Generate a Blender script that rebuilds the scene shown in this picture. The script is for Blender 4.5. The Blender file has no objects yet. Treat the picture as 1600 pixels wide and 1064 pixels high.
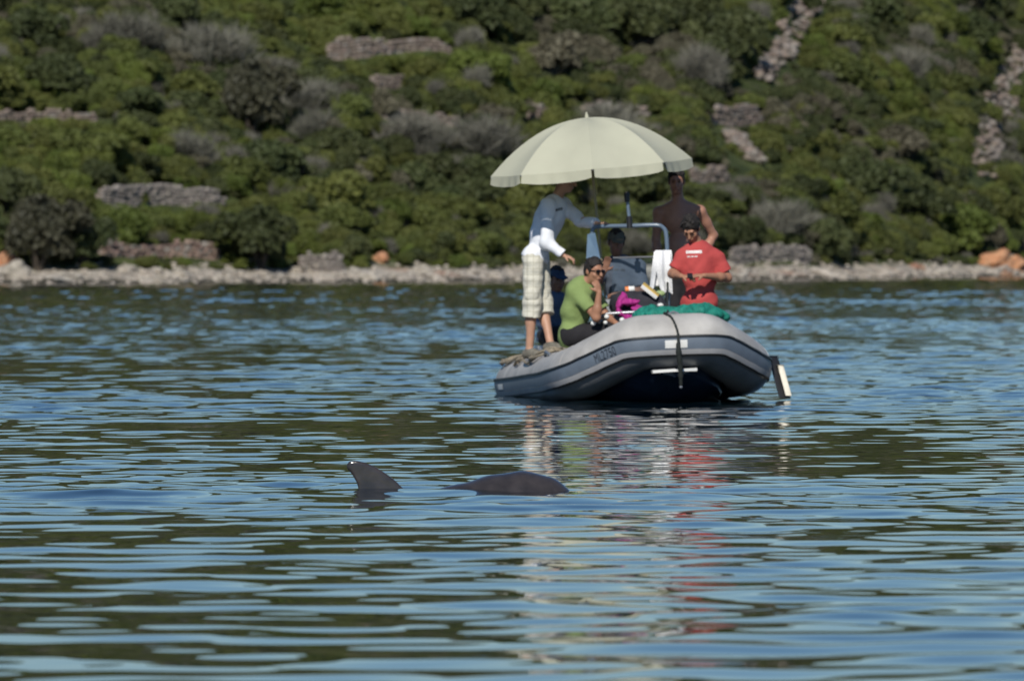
import bpy, bmesh, math, random
import numpy as np
from mathutils import Vector, Matrix
from mathutils.bvhtree import BVHTree

random.seed(7)
rng = np.random.default_rng(11)
SC = bpy.context.scene
COL = SC.collection
PI = math.pi

# ------------------------------------------------------------------ camera, sky, sun, exposure
F = 13559.0            # focal length in pixels of the 1600 px wide photograph
CAM_H = 1.5
HOR = 385.0            # row of the horizon
cam = bpy.data.cameras.new('camera')
cam.sensor_width = 36.0
cam.lens = F / 1600.0 * 36.0
cam.clip_start = 0.5
cam.clip_end = 6000
cam.dof.use_dof = True
cam.dof.focus_distance = 60.0
cam.dof.aperture_fstop = 7.0
cam_o = bpy.data.objects.new('camera', cam)
COL.objects.link(cam_o)
cam_o.location = (0, 0, CAM_H)
cam_o.rotation_euler = (PI / 2 - math.atan((532 - HOR) / F), 0, 0)
SC.camera = cam_o

SUN_EL, SUN_AZ = math.radians(38), math.radians(180 + 9)     # azimuth clockwise from +Y
S = Vector((math.sin(SUN_AZ) * math.cos(SUN_EL), math.cos(SUN_AZ) * math.cos(SUN_EL), math.sin(SUN_EL)))
world = bpy.data.worlds.new('World')
SC.world = world
world.use_nodes = True
wn = world.node_tree.nodes
sky = wn.new('ShaderNodeTexSky')
sky.sky_type = 'NISHITA'
sky.sun_disc = False
sky.sun_elevation = SUN_EL
sky.sun_rotation = SUN_AZ
sky.air_density = 1.25
sky.dust_density = 0.0
sky.altitude = 0
sky.ozone_density = 10.0
world.node_tree.links.new(sky.outputs[0], wn['Background'].inputs[0])
wn['Background'].inputs[1].default_value = 0.076
sun = bpy.data.lights.new('sun', 'SUN')
sun.energy = 4.2
sun.angle = math.radians(0.53)
sun.color = (1.0, 0.95, 0.87)
sun_o = bpy.data.objects.new('sun', sun)
sun_o.rotation_euler = S.to_track_quat('Z', 'Y').to_euler()
sun_o.location = (0, 0, 60)
COL.objects.link(sun_o)
SC.view_settings.view_transform = 'Standard'
SC.view_settings.look = 'None'
SC.view_settings.exposure = 0.0
SC.view_settings.gamma = 1.0
SC.view_settings.use_curve_mapping = False
SC.cycles.max_bounces = 6
SC.cycles.transparent_max_bounces = 6


def at(px, py, y):
    """world point that lies y metres out at that spot of the photograph"""
    return np.array([(px - 800.0) / F * y, y, CAM_H - (py - HOR) / F * y])


def to_px(p):
    return 800 + p[0] / p[1] * F, HOR + (CAM_H - p[2]) / p[1] * F


# ------------------------------------------------------------------ helpers
def tag(o, label=None, cat=None, group=None, kind=None):
    if label: o['label'] = label
    if cat: o['category'] = cat
    if group: o['group'] = group
    if kind: o['kind'] = kind
    return o


def empty(name, loc, rot=(0, 0, 0)):
    o = bpy.data.objects.new(name, None)
    o.empty_display_size = 0.2
    o.location = loc
    o.rotation_euler = rot
    COL.objects.link(o)
    return o


def np_mesh(name, v, f, smooth=True):
    v = np.asarray(v, dtype=np.float32)
    f = np.asarray(f, dtype=np.int32)
    me = bpy.data.meshes.new(name)
    me.vertices.add(len(v))
    me.vertices.foreach_set('co', v.ravel())
    n = f.shape[1]
    me.loops.add(f.size)
    me.loops.foreach_set('vertex_index', f.ravel())
    me.polygons.add(len(f))
    me.polygons.foreach_set('loop_start', np.arange(0, f.size, n, dtype=np.int32))
    if smooth:
        me.polygons.foreach_set('use_smooth', np.ones(len(f), dtype=bool))
    me.update(calc_edges=True)
    return me


def link(name, me, mat, parent=None, loc=None):
    o = bpy.data.objects.new(name, me)
    if mat is not None:
        for m in (mat if isinstance(mat, (list, tuple)) else [mat]):
            me.materials.append(m)
    COL.objects.link(o)
    if parent is not None: o.parent = parent
    if loc is not None: o.location = loc
    return o


class MB:
    """collects shapes of one part, links them as one mesh"""
    def __init__(s):
        s.v, s.f = [], []

    def add(s, verts, faces):
        b = len(s.v)
        s.v += [tuple(map(float, p)) for p in verts]
        s.f += [tuple(i + b for i in q) for q in faces]

    def box(s, c, h, rot=None):
        pts = [Vector((x * h[0], y * h[1], z * h[2])) for x in (-1, 1) for y in (-1, 1) for z in (-1, 1)]
        if rot is not None: pts = [rot @ p for p in pts]
        pts = [p + Vector(c) for p in pts]
        s.add(pts, [(0, 1, 3, 2), (4, 6, 7, 5), (0, 4, 5, 1), (2, 3, 7, 6), (0, 2, 6, 4), (1, 5, 7, 3)])
        return s

    def tube(s, pts, r, seg=8, closed=False):
        pts = [Vector(p) for p in pts]
        n = len(pts)
        rr = r if hasattr(r, '__len__') else [r] * n
        rings = []
        prev = None
        for i, p in enumerate(pts):
            t = (pts[(i + 1) % n] if (closed or i < n - 1) else p) - (pts[i - 1] if (closed or i > 0) else p)
            t.normalize()
            if prev is None:
                a = t.orthogonal().normalized()
            else:
                a = prev - t * prev.dot(t)
                a = a.normalized() if a.length > 1e-6 else t.orthogonal().normalized()
            prev = a
            b = t.cross(a)
            rings.append([p + (a * math.cos(2 * PI * k / seg) + b * math.sin(2 * PI * k / seg)) * rr[i] for k in range(seg)])
        vs = [q for ring in rings for q in ring]
        fs = []
        m = n if closed else n - 1
        for i in range(m):
            j = (i + 1) % n
            for k in range(seg):
                l = (k + 1) % seg
                fs.append((i * seg + k, i * seg + l, j * seg + l, j * seg + k))
        if not closed:
            fs.append(tuple(range(seg))[::-1])
            fs.append(tuple((n - 1) * seg + k for k in range(seg)))
        s.add(vs, fs)
        return s

    def build(s, name, mat, parent=None, smooth=True, bevel=0.0, base=None):
        me = bpy.data.meshes.new(name)
        v = s.v
        if base is not None:
            v = [(p[0] - base[0], p[1] - base[1], p[2] - base[2]) for p in v]
        me.from_pydata(v, [], s.f)
        bm = bmesh.new()
        bm.from_mesh(me)
        if bevel:
            bmesh.ops.bevel(bm, geom=list(bm.edges), offset=bevel, segments=2, affect='EDGES', profile=0.7)
        bmesh.ops.recalc_face_normals(bm, faces=list(bm.faces))
        bm.to_mesh(me)
        bm.free()
        if smooth:
            me.polygons.foreach_set('use_smooth', np.ones(len(me.polygons), dtype=bool))
            if hasattr(me, 'set_sharp_from_angle'):
                me.set_sharp_from_angle(angle=math.radians(50))
        return link(name, me, mat, parent)


def catmull(P, n):
    P = np.asarray(P, float)
    Q = np.vstack([2 * P[0] - P[1], P, 2 * P[-1] - P[-2]])
    out = []
    m = len(P) - 1
    for t in np.linspace(0, m, n):
        i = min(int(t), m - 1)
        u = t - i
        a, b, c, d = Q[i], Q[i + 1], Q[i + 2], Q[i + 3]
        out.append(0.5 * (2 * b + (c - a) * u + (2 * a - 5 * b + 4 * c - d) * u * u + (3 * b - a - 3 * c + d) * u ** 3))
    return np.array(out)


def wnoise(P, sc, seed):
    """cheap smooth pseudo noise, about -1..1, for points P (..., 2 or 3)"""
    r = np.random.default_rng(seed)
    out = 0
    for k in range(7):
        d = r.normal(size=P.shape[-1])
        d /= np.linalg.norm(d)
        out = out + np.sin((P @ d) * sc * (0.6 + 0.25 * k) + r.uniform(0, 6.28) + 1.3 * np.sin((P @ np.roll(d, 1)) * sc * 0.7 + k))
    return out / 3.7


# ------------------------------------------------------------------ materials
def mat(name, col, rough=0.6, var=0.15, scale=8.0, bump=0.0, bscale=None, spec=0.5, metal=0.0, transl=0.0, col2=None, obj_random=0.0):
    m = bpy.data.materials.new(name)
    m.use_nodes = True
    nt = m.node_tree
    L = nt.links.new
    b = nt.nodes['Principled BSDF']
    b.inputs['Roughness'].default_value = rough
    b.inputs['Specular IOR Level'].default_value = spec
    b.inputs['Metallic'].default_value = metal
    tc = nt.nodes.new('ShaderNodeTexCoord')
    nz = nt.nodes.new('ShaderNodeTexNoise')
    nz.inputs['Scale'].default_value = scale
    nz.inputs['Detail'].default_value = 5
    L(tc.outputs['Object'], nz.inputs['Vector'])
    mx = nt.nodes.new('ShaderNodeMix')
    mx.data_type = 'RGBA'
    c2 = col2 if col2 else tuple(min(1, c * (1 + var)) for c in col)
    c1 = col if col2 else tuple(c * (1 - var) for c in col)
    mx.inputs['A'].default_value = (*c1, 1)
    mx.inputs['B'].default_value = (*c2, 1)
    cr = nt.nodes.new('ShaderNodeMapRange')
    cr.inputs['From Min'].default_value = 0.3
    cr.inputs['From Max'].default_value = 0.7
    L(nz.outputs['Fac'], cr.inputs['Value'])
    L(cr.outputs['Result'], mx.inputs['Factor'])
    out = mx.outputs['Result']
    if obj_random:
        oi = nt.nodes.new('ShaderNodeObjectInfo')
        hs = nt.nodes.new('ShaderNodeHueSaturation')
        mr = nt.nodes.new('ShaderNodeMapRange')
        mr.inputs['To Min'].default_value = 1 - obj_random
        mr.inputs['To Max'].default_value = 1 + obj_random
        L(oi.outputs['Random'], mr.inputs['Value'])
        L(mr.outputs['Result'], hs.inputs['Value'])
        m2 = nt.nodes.new('ShaderNodeMath')
        m2.operation = 'MULTIPLY_ADD'
        m2.inputs[1].default_value = 7.31
        m2.inputs[2].default_value = 0.37
        L(oi.outputs['Random'], m2.inputs[0])
        fr = nt.nodes.new('ShaderNodeMath')
        fr.operation = 'FRACT'
        L(m2.outputs[0], fr.inputs[0])
        mh = nt.nodes.new('ShaderNodeMapRange')
        mh.inputs['To Min'].default_value = 0.5 - 0.05 * obj_random
        mh.inputs['To Max'].default_value = 0.5 + 0.05 * obj_random
        L(fr.outputs[0], mh.inputs['Value'])
        L(mh.outputs['Result'], hs.inputs['Hue'])
        L(out, hs.inputs['Color'])
        out = hs.outputs['Color']
    L(out, b.inputs['Base Color'])
    if bump:
        nb = nt.nodes.new('ShaderNodeTexNoise')
        nb.inputs['Scale'].default_value = bscale or scale * 3
        nb.inputs['Detail'].default_value = 6
        L(tc.outputs['Object'], nb.inputs['Vector'])
        bp = nt.nodes.new('ShaderNodeBump')
        bp.inputs['Strength'].default_value = 1.0
        bp.inputs['Distance'].default_value = bump
        L(nb.outputs['Fac'], bp.inputs['Height'])
        L(bp.outputs['Normal'], b.inputs['Normal'])
    if transl:
        tr = nt.nodes.new('ShaderNodeBsdfTranslucent')
        L(out, tr.inputs['Color'])
        ms = nt.nodes.new('ShaderNodeMixShader')
        ms.inputs[0].default_value = transl
        L(b.outputs[0], ms.inputs[1])
        L(tr.outputs[0], ms.inputs[2])
        L(ms.outputs[0], nt.nodes['Material Output'].inputs['Surface'])
    return m


M = {}
M['rock'] = mat('limestone', (0.29, 0.25, 0.205), 0.9, scale=2.2, bump=0.03, bscale=9, col2=(0.48, 0.43, 0.355), obj_random=0.12)
M['redrock'] = mat('rust_rock', (0.25, 0.12, 0.07), 0.9, scale=3, bump=0.03, bscale=9, col2=(0.42, 0.26, 0.16), obj_random=0.15)
M['orangerock'] = mat('orange_rock', (0.42, 0.17, 0.07), 0.9, scale=3, bump=0.03, bscale=9, col2=(0.55, 0.32, 0.18), obj_random=0.1)
M['stone'] = mat('wall_stone', (0.20, 0.175, 0.145), 0.9, scale=3.0, bump=0.02, bscale=12, col2=(0.31, 0.275, 0.245), obj_random=0.25)
M['pinkstone'] = mat('pink_stone', (0.185, 0.145, 0.118), 0.9, scale=3.0, bump=0.02, bscale=12, col2=(0.265, 0.215, 0.175), obj_random=0.25)
M['rustwall'] = mat('rusty_wall_stone', (0.24, 0.155, 0.12), 0.9, scale=3.0, bump=0.02, bscale=12, col2=(0.36, 0.27, 0.22), obj_random=0.3)
M['core'] = mat('rubble', (0.22, 0.18, 0.155), 0.95, scale=4, bump=0.04)
M['leaf0'] = mat('olive_leaf', (0.095, 0.112, 0.031), 0.6, scale=1.6, col2=(0.160, 0.180, 0.048), transl=0.32, obj_random=0.25, spec=0.25)
M['leaf1'] = mat('dark_leaf', (0.056, 0.070, 0.027), 0.6, scale=1.6, col2=(0.098, 0.114, 0.042), transl=0.3, obj_random=0.25, spec=0.25)
M['leaf2'] = mat('fresh_leaf', (0.102, 0.131, 0.027), 0.6, scale=1.6, col2=(0.158, 0.191, 0.043), transl=0.35, obj_random=0.22, spec=0.25)
M['twig'] = mat('grey_twig', (0.125, 0.122, 0.095), 0.9, scale=2, col2=(0.185, 0.178, 0.145), obj_random=0.2, spec=0.2)
M['drab'] = mat('drab_leaf', (0.085, 0.080, 0.050), 0.7, scale=1.6, col2=(0.16, 0.15, 0.10), transl=0.15, obj_random=0.25, spec=0.2)
M['leaf3'] = mat('brown_dark_leaf', (0.040, 0.041, 0.024), 0.6, scale=1.6, col2=(0.076, 0.072, 0.044), transl=0.15, obj_random=0.1, spec=0.25)
M['bark'] = mat('bark', (0.07, 0.055, 0.04), 0.9, scale=6, bump=0.02)

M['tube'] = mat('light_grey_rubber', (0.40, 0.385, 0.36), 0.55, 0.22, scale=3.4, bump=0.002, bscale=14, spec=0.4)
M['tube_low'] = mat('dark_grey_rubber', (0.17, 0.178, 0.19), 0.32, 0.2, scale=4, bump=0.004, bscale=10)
M['band'] = mat('slate_rubber', (0.125, 0.155, 0.195), 0.5, 0.12, scale=5, bump=0.002)
M['stripe'] = mat('pale_stripe', (0.36, 0.36, 0.37), 0.5, 0.12, scale=6)
M['bead'] = mat('black_rubber', (0.012, 0.013, 0.014), 0.5, 0.2, scale=9)
M['hull'] = mat('navy_gelcoat', (0.010, 0.018, 0.040), 0.28, 0.25, scale=3)
M['white'] = mat('white_plastic', (0.72, 0.72, 0.69), 0.45, 0.06, scale=9)
M['deck'] = mat('grey_deck', (0.26, 0.27, 0.28), 0.7, 0.15, scale=10)
M['navy_metal'] = mat('blue_painted_tube', (0.12, 0.165, 0.22), 0.3, 0.1, scale=9, spec=0.7)
M['steel'] = mat('grey_tube', (0.30, 0.31, 0.33), 0.35, 0.1, scale=9, metal=0.6)
M['black'] = mat('black_plastic', (0.014, 0.014, 0.016), 0.45, 0.2, scale=9)
M['ink'] = mat('dark_print', (0.02, 0.025, 0.035), 0.6, 0.2, scale=30)
M['rope_tan'] = mat('tan_rope', (0.26, 0.22, 0.16), 0.9, 0.3, scale=40, bump=0.004, bscale=90)
M['rope_dark'] = mat('black_rope', (0.012, 0.016, 0.014), 0.85, 0.3, scale=40)
M['canopy'] = mat('cream_canopy', (0.50, 0.495, 0.375), 0.8, 0.05, scale=2.5, bump=0.006, bscale=3.0, transl=0.10, spec=0.2)
M['pole'] = mat('tan_pole', (0.35, 0.30, 0.18), 0.5, 0.1)
M['teal'] = mat('teal_net', (0.0, 0.12, 0.085), 0.75, scale=22, col2=(0.01, 0.24, 0.175), bump=0.008, bscale=45)
M['magenta'] = mat('magenta_cloth', (0.36, 0.02, 0.20), 0.75, 0.25, scale=12, bump=0.01, bscale=14)
M['dark_cloth'] = mat('charcoal_cloth', (0.020, 0.020, 0.028), 0.85, 0.35, scale=10, bump=0.006, bscale=16)
M['towel'] = mat('white_towel', (0.80, 0.80, 0.80), 0.9, 0.04, scale=12, bump=0.006, bscale=60)
M['lime_cloth'] = mat('pale_green_cloth', (0.33, 0.42, 0.18), 0.85, 0.15, scale=14)
M['yellow'] = mat('yellow_card', (0.60, 0.40, 0.08), 0.6, 0.1)
M['orange'] = mat('orange_plastic', (0.70, 0.20, 0.04), 0.5, 0.1)
M['cream_pl'] = mat('cream_plastic', (0.62, 0.58, 0.47), 0.5, 0.12, scale=14)

SKIN = {}
SKIN['fair'] = mat('fair_skin', (0.46, 0.26, 0.175), 0.5, 0.12, scale=9, spec=0.35)
SKIN['tan'] = mat('tanned_skin', (0.36, 0.18, 0.11), 0.48, 0.12, scale=9, spec=0.35)
SKIN['deep'] = mat('dark_tanned_skin', (0.25, 0.125, 0.08), 0.48, 0.12, scale=9, spec=0.35)
M['hair'] = mat('dark_hair', (0.011, 0.008, 0.006), 0.75, 0.3, scale=40, bump=0.006, bscale=60)
M['shirt_white'] = mat('white_cotton', (0.76, 0.78, 0.82), 0.9, 0.04, scale=5, bump=0.022, bscale=6.5)
M['cargo'] = mat('beige_cotton', (0.60, 0.58, 0.49), 0.9, 0.14, scale=9, bump=0.012, bscale=13)
nt = M['cargo'].node_tree
bs_ = nt.nodes['Principled BSDF']
src_ = bs_.inputs['Base Color'].links[0].from_socket
tcw = nt.nodes.new('ShaderNodeTexCoord')
prev_ = src_
for dr in ('X', 'Z'):
    wv = nt.nodes.new('ShaderNodeTexWave')
    wv.bands_direction = dr
    wv.inputs['Scale'].default_value = 5.2
    wv.inputs['Distortion'].default_value = 0.6
    nt.links.new(tcw.outputs['Object'], wv.inputs['Vector'])
    mr_ = nt.nodes.new('ShaderNodeMapRange')
    mr_.inputs['From Min'].default_value = .86
    mr_.inputs['From Max'].default_value = .97
    mr_.inputs['To Max'].default_value = .34
    nt.links.new(wv.outputs['Fac'], mr_.inputs['Value'])
    mx_ = nt.nodes.new('ShaderNodeMix')
    mx_.data_type = 'RGBA'
    nt.links.new(mr_.outputs['Result'], mx_.inputs['Factor'])
    nt.links.new(prev_, mx_.inputs['A'])
    mx_.inputs['B'].default_value = (.30, .28, .20, 1)
    prev_ = mx_.outputs['Result']
nt.links.new(prev_, bs_.inputs['Base Color'])

M['shirt_green'] = mat('green_cotton', (0.21, 0.285, 0.095), 0.9, 0.10, scale=5, bump=0.022, bscale=6.5)
M['shirt_grey'] = mat('slate_cotton', (0.075, 0.093, 0.125), 0.9, 0.12, scale=5, bump=0.022, bscale=6.5)
M['shirt_red'] = mat('red_cotton', (0.43, 0.058, 0.054), 0.9, 0.10, scale=5, bump=0.022, bscale=6.5)
M['shirt_blue'] = mat('blue_cotton', (0.085, 0.12, 0.19), 0.9, 0.12, scale=5, bump=0.022, bscale=6.5)
M['trouser'] = mat('black_cotton', (0.012, 0.011, 0.013), 0.9, 0.3, scale=7, bump=0.008, bscale=9)
M['cap_drab'] = mat('drab_cap', (0.10, 0.095, 0.075), 0.9, 0.15)
M['cap_navy'] = mat('navy_cap', (0.03, 0.05, 0.09), 0.9, 0.15)
M['shoe'] = mat('grey_trainer', (0.14, 0.13, 0.105), 0.8, 0.35, scale=18)
M['lens'] = mat('black_lens', (0.006, 0.006, 0.007), 0.1, 0.1)
M['eye'] = mat('eye', (0.02, 0.015, 0.012), 0.2, 0.1)
M['lip'] = mat('lip', (0.26, 0.09, 0.075), 0.45, 0.1)
M['dolphin'] = mat('wet_dolphin_skin', (0.026, 0.023, 0.023), 0.15, scale=9.0, col2=(0.050, 0.043, 0.042), bump=0.0025, bscale=22, spec=0.5)

# tattoo: bluish ink in broken patches on the upper arm (added to a copy of the fair skin)
tat = mat('tanned_chest_skin', (0.37, 0.185, 0.125), 0.48, 0.12, scale=9, spec=0.35)
tat.name = 'tanned_skin_with_tattoo'
SKIN['tattoo'] = tat


def glass_mat():
    m = bpy.data.materials.new('tinted_acrylic')
    m.use_nodes = True
    nt = m.node_tree
    b = nt.nodes['Principled BSDF']
    b.inputs['Base Color'].default_value = (0.30, 0.42, 0.52, 1)
    b.inputs['Roughness'].default_value = 0.05
    t = nt.nodes.new('ShaderNodeBsdfTransparent')
    t.inputs['Color'].default_value = (0.90, 0.94, 0.96, 1)
    ms = nt.nodes.new('ShaderNodeMixShader')
    ms.inputs[0].default_value = 0.03
    nt.links.new(t.outputs[0], ms.inputs[1])
    nt.links.new(b.outputs[0], ms.inputs[2])
    nt.links.new(ms.outputs[0], nt.nodes['Material Output'].inputs['Surface'])
    return m


M['glass'] = glass_mat()


def water_mat():
    m = bpy.data.materials.new('sea_water')
    m.use_nodes = True
    nt = m.node_tree
    b = nt.nodes['Principled BSDF']
    b.inputs['Base Color'].default_value = (0.002, 0.010, 0.014, 1)
    b.inputs['Roughness'].default_value = 0.012
    b.inputs['IOR'].default_value = 1.333
    # fine wind ruffle on the open water towards the far shore
    geo = nt.nodes.new('ShaderNodeNewGeometry')
    sp_ = nt.nodes.new('ShaderNodeSeparateXYZ')
    nt.links.new(geo.outputs['Position'], sp_.inputs[0])
    mr = nt.nodes.new('ShaderNodeMapRange')
    mr.inputs['From Min'].default_value = 95
    mr.inputs['From Max'].default_value = 170
    mr.inputs['To Max'].default_value = 1.0
    nt.links.new(sp_.outputs['Y'], mr.inputs['Value'])
    nz = nt.nodes.new('ShaderNodeTexNoise')
    nz.inputs['Scale'].default_value = 3.2
    nz.inputs['Detail'].default_value = 3
    nt.links.new(geo.outputs['Position'], nz.inputs['Vector'])
    bp = nt.nodes.new('ShaderNodeBump')
    bp.inputs['Distance'].default_value = 0.013
    nt.links.new(mr.outputs['Result'], bp.inputs['Strength'])
    nt.links.new(nz.outputs['Fac'], bp.inputs['Height'])
    nt.links.new(bp.outputs['Normal'], b.inputs['Normal'])
    return m


M['water'] = water_mat()


def terrain_mat():
    m = bpy.data.materials.new('hillside_ground')
    m.use_nodes = True
    nt = m.node_tree
    L = nt.links.new
    b = nt.nodes['Principled BSDF']
    b.inputs['Roughness'].default_value = 0.95
    b.inputs['Specular IOR Level'].default_value = 0.15
    geo = nt.nodes.new('ShaderNodeNewGeometry')
    sep = nt.nodes.new('ShaderNodeSeparateXYZ')
    L(geo.outputs['Position'], sep.inputs[0])

    def noise(sc, det=6):
        n = nt.nodes.new('ShaderNodeTexNoise')
        n.inputs['Scale'].default_value = sc
        n.inputs['Detail'].default_value = det
        L(geo.outputs['Position'], n.inputs['Vector'])
        return n.outputs['Fac']

    def ramp(fac, lo, hi):
        r = nt.nodes.new('ShaderNodeMapRange')
        r.inputs['From Min'].default_value = lo
        r.inputs['From Max'].default_value = hi
        L(fac, r.inputs['Value'])
        return r.outputs['Result']

    def mix(fac, a, c):
        x = nt.nodes.new('ShaderNodeMix')
        x.data_type = 'RGBA'
        L(fac, x.inputs['Factor'])
        for s, k in ((a, 'A'), (c, 'B')):
            if isinstance(s, tuple): x.inputs[k].default_value = (*s, 1)
            else: L(s, x.inputs[k])
        return x.outputs['Result']

    green = mix(ramp(noise(0.35), 0.35, 0.65), (0.030, 0.042, 0.014), (0.085, 0.10, 0.032))
    scrub = mix(ramp(noise(0.9), 0.62, 0.74), green, (0.16, 0.13, 0.10))
    pale = mix(ramp(noise(1.1, 8), 0.35, 0.65), (0.25, 0.215, 0.17), (0.46, 0.41, 0.335))
    rust = mix(ramp(noise(0.13, 3), 0.58, 0.70), pale, (0.34, 0.20, 0.13))
    wig = nt.nodes.new('ShaderNodeMath')
    wig.operation = 'MULTIPLY_ADD'
    L(noise(0.8), wig.inputs[0])
    wig.inputs[1].default_value = 0.9
    L(sep.outputs['Z'], wig.inputs[2])
    col = mix(ramp(wig.outputs[0], 0.95, 1.2), rust, scrub)
    wet = mix(ramp(sep.outputs['Z'], 0.10, 0.26), (0.045, 0.042, 0.03), col)
    L(wet, b.inputs['Base Color'])
    bp = nt.nodes.new('ShaderNodeBump')
    bp.inputs['Distance'].default_value = 0.25
    L(noise(1.4, 8), bp.inputs['Height'])
    L(bp.outputs['Normal'], b.inputs['Normal'])
    return m


M['terrain'] = terrain_mat()


# ------------------------------------------------------------------ terrain
def shore_y(X):
    X = np.asarray(X, float)
    return 372 + 60 * np.tanh(X * 1.25 / 60) + 0.075 * np.clip(X - 6, 0, 22) ** 2 + 1.2 * np.sin(X * 0.45) + 0.7 * np.sin(X * 1.2 + 1)


D_K = [-80, -6, 0, 4, 7, 9.5, 60, 140, 220, 500]
Z_K = [-9, -0.7, 0, 0.38, 0.70, 1.15, 15.2, 25.5, 28, 29]


def ground(X, Y):
    X = np.asarray(X, float)
    Y = np.asarray(Y, float)
    d = Y - shore_y(X)
    P = np.stack([X, Y], -1)
    return np.interp(d, D_K, Z_K) + np.clip((d - 6) / 20, 0, 1) * 0.55 * wnoise(P, 0.16, 3) + np.clip(d / 4, 0, 1) * 0.10 * wnoise(P, 1.1, 5)


def hit(px, py):
    Y = np.linspace(315, 560, 2450)
    X = (px - 800) / F * Y
    zr = CAM_H - (py - HOR) / F * Y
    k = np.argmax(ground(X, Y) >= zr)
    return np.array([X[k], Y[k], ground(X[k], Y[k])])


xs = np.concatenate([np.linspace(-420, -45, 46)[:-1], np.linspace(-45, 45, 181), np.linspace(45, 420, 46)[1:]])
ds = np.concatenate([np.linspace(-60, -3, 12)[:-1], np.linspace(-3, 14, 50), np.linspace(14.5, 70, 100), np.linspace(73, 480, 80)])
XX, DD = np.meshgrid(xs, ds, indexing='ij')
YY = shore_y(XX) + DD
ZZ = ground(XX, YY)
nx, ny = XX.shape
idx = np.arange(nx * ny).reshape(nx, ny)
quads = np.stack([idx[:-1, :-1], idx[1:, :-1], idx[1:, 1:], idx[:-1, 1:]], -1).reshape(-1, 4)
o = link('hillside', np_mesh('hillside', np.stack([XX, YY, ZZ], -1).reshape(-1, 3), quads), M['terrain'])
tag(o, kind='structure')


# ------------------------------------------------------------------ sea
def build_water():
    rows = [6.0]
    while rows[-1] < 480:
        y = rows[-1]
        rows.append(y + max(0.028, 0.030 * (y / 30.0) ** 1.3))
    R = np.array(rows)
    u = np.linspace(-1, 1, 271)
    g = 1 + np.cumsum(0.03 * 1.32 ** np.arange(24))
    U = np.concatenate([-g[::-1], u, g])
    X = U[None, :] * (R[:, None] * 0.0800)
    Y = np.repeat(R[:, None], len(U), 1)
    DS = np.gradient(R)[:, None]
    P = np.stack([X, Y], -1)
    # ruffled and calmer stretches
    band = np.interp(R, [6, 30, 45, 48, 51, 54.5, 58, 66, 74, 80, 90, 104, 114, 128, 170, 230, 270, 330, 480],
                     [.66, .66, .66, .82, 1.40, 1.30, .70, .60, .85, 1.45, 1.65, 1.5, 1.35, 1.35, 1.7, 2.1, 3.0, 3.0, 2.4])[:, None]
    patch = 1 + 0.42 * wnoise(P * np.array([0.45, 0.10]), 1.0, 21) + 0.2 * wnoise(P * np.array([1.6, 0.4]), 1.0, 22)
    env = band * np.clip(patch, 0.3, 1.8)
    fine = np.interp(R, [6, 38, 50, 58, 70, 100], [0.10, 0.18, 0.55, 1.0, 0.8, 0.9])[:, None]
    Z = np.zeros_like(X)
    r = np.random.default_rng(5)
    n = 74
    for i in range(n):
        lam = 0.22 * (2.6 / 0.22) ** ((i + r.uniform()) / n)
        th = r.normal(0, 0.80)
        k = 2 * PI / lam
        slope = 0.0058 * (1.25 if 0.45 < lam < 1.3 else 0.8)
        a = slope / k
        ph = r.uniform(0, 2 * PI)
        amp = a * env
        if lam < 0.42: amp = amp * fine
        amp = amp * np.clip(lam / (1.0 * DS), 0.5, 1) * (np.interp(R, [110, 160], [1, 1.5])[:, None] if lam < .8 else np.interp(R, [110, 160], [1, .6])[:, None] if lam > 1.1 else 1)
        wob = 0.8 * np.sin(X * r.uniform(.2, .6) + Y * r.uniform(.1, .3) + r.uniform(0, 6))
        Z += amp * np.sin(k * (X * math.sin(th) + Y * math.cos(th)) + ph + wob)
    n0, n1 = X.shape
    idx = np.arange(n0 * n1).reshape(n0, n1)
    q = np.stack([idx[:-1, :-1], idx[:-1, 1:], idx[1:, 1:], idx[1:, :-1]], -1).reshape(-1, 4)
    o = link('sea_water', np_mesh('sea_water', np.stack([X, Y, Z], -1).reshape(-1, 3), q), M['water'])
    tag(o, kind='structure')
    # calm remainder of the bay behind the camera
    mb = MB()
    mb.add([(-400, -300, -0.02), (400, -300, -0.02), (400, 6.0, -0.02), (-400, 6.0, -0.02)], [(0, 1, 2, 3)])
    tag(mb.build('bay_water', M['water'], smooth=False), kind='structure')


build_water()


# ------------------------------------------------------------------ stones, walls, shore rocks
def stone_mesh(name, seed, sub=1, squash=(1, 1, 1), jit=0.22, boxy=0.5):
    bm = bmesh.new()
    bmesh.ops.create_icosphere(bm, subdivisions=sub, radius=1.0)
    r = random.Random(seed)
    ph = [r.uniform(0, 6) for _ in range(6)]
    for v in bm.verts:
        p = v.co
        m = max(abs(p.x), abs(p.y), abs(p.z))
        p = p * (1 - boxy) + p / m * boxy
        w = 1 + jit * (math.sin(3.1 * p.x + ph[0]) * math.sin(2.7 * p.y + ph[1]) + 0.6 * math.sin(4.3 * p.z + ph[2] + 2 * p.x)) + r.uniform(-jit, jit) * 0.35
        v.co = Vector((p.x * squash[0], p.y * squash[1], p.z * squash[2])) * w
    me = bpy.data.meshes.new(name)
    bm.to_mesh(me)
    bm.free()
    return me


def proto_meshes(name, n, mats, **kw):
    out = {}
    for mk in mats:
        lst = []
        for i in range(n):
            me = stone_mesh(name, 100 + i, **kw)
            me.materials.append(M[mk])
            lst.append(me)
        out[mk] = lst
    return out


STONE = proto_meshes('stone', 5, ('stone', 'pinkstone', 'redrock', 'rock', 'rustwall'), sub=1, jit=0.12, boxy=0.72)
BOULDER = proto_meshes('shore_rock', 7, ('rock', 'redrock', 'orangerock'), sub=3, jit=0.22, boxy=0.45, squash=(1, 0.8, 0.62))

clear_rects = []      # places in view that the scrub leaves open (x0, x1, y0, y1, distance)


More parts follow.
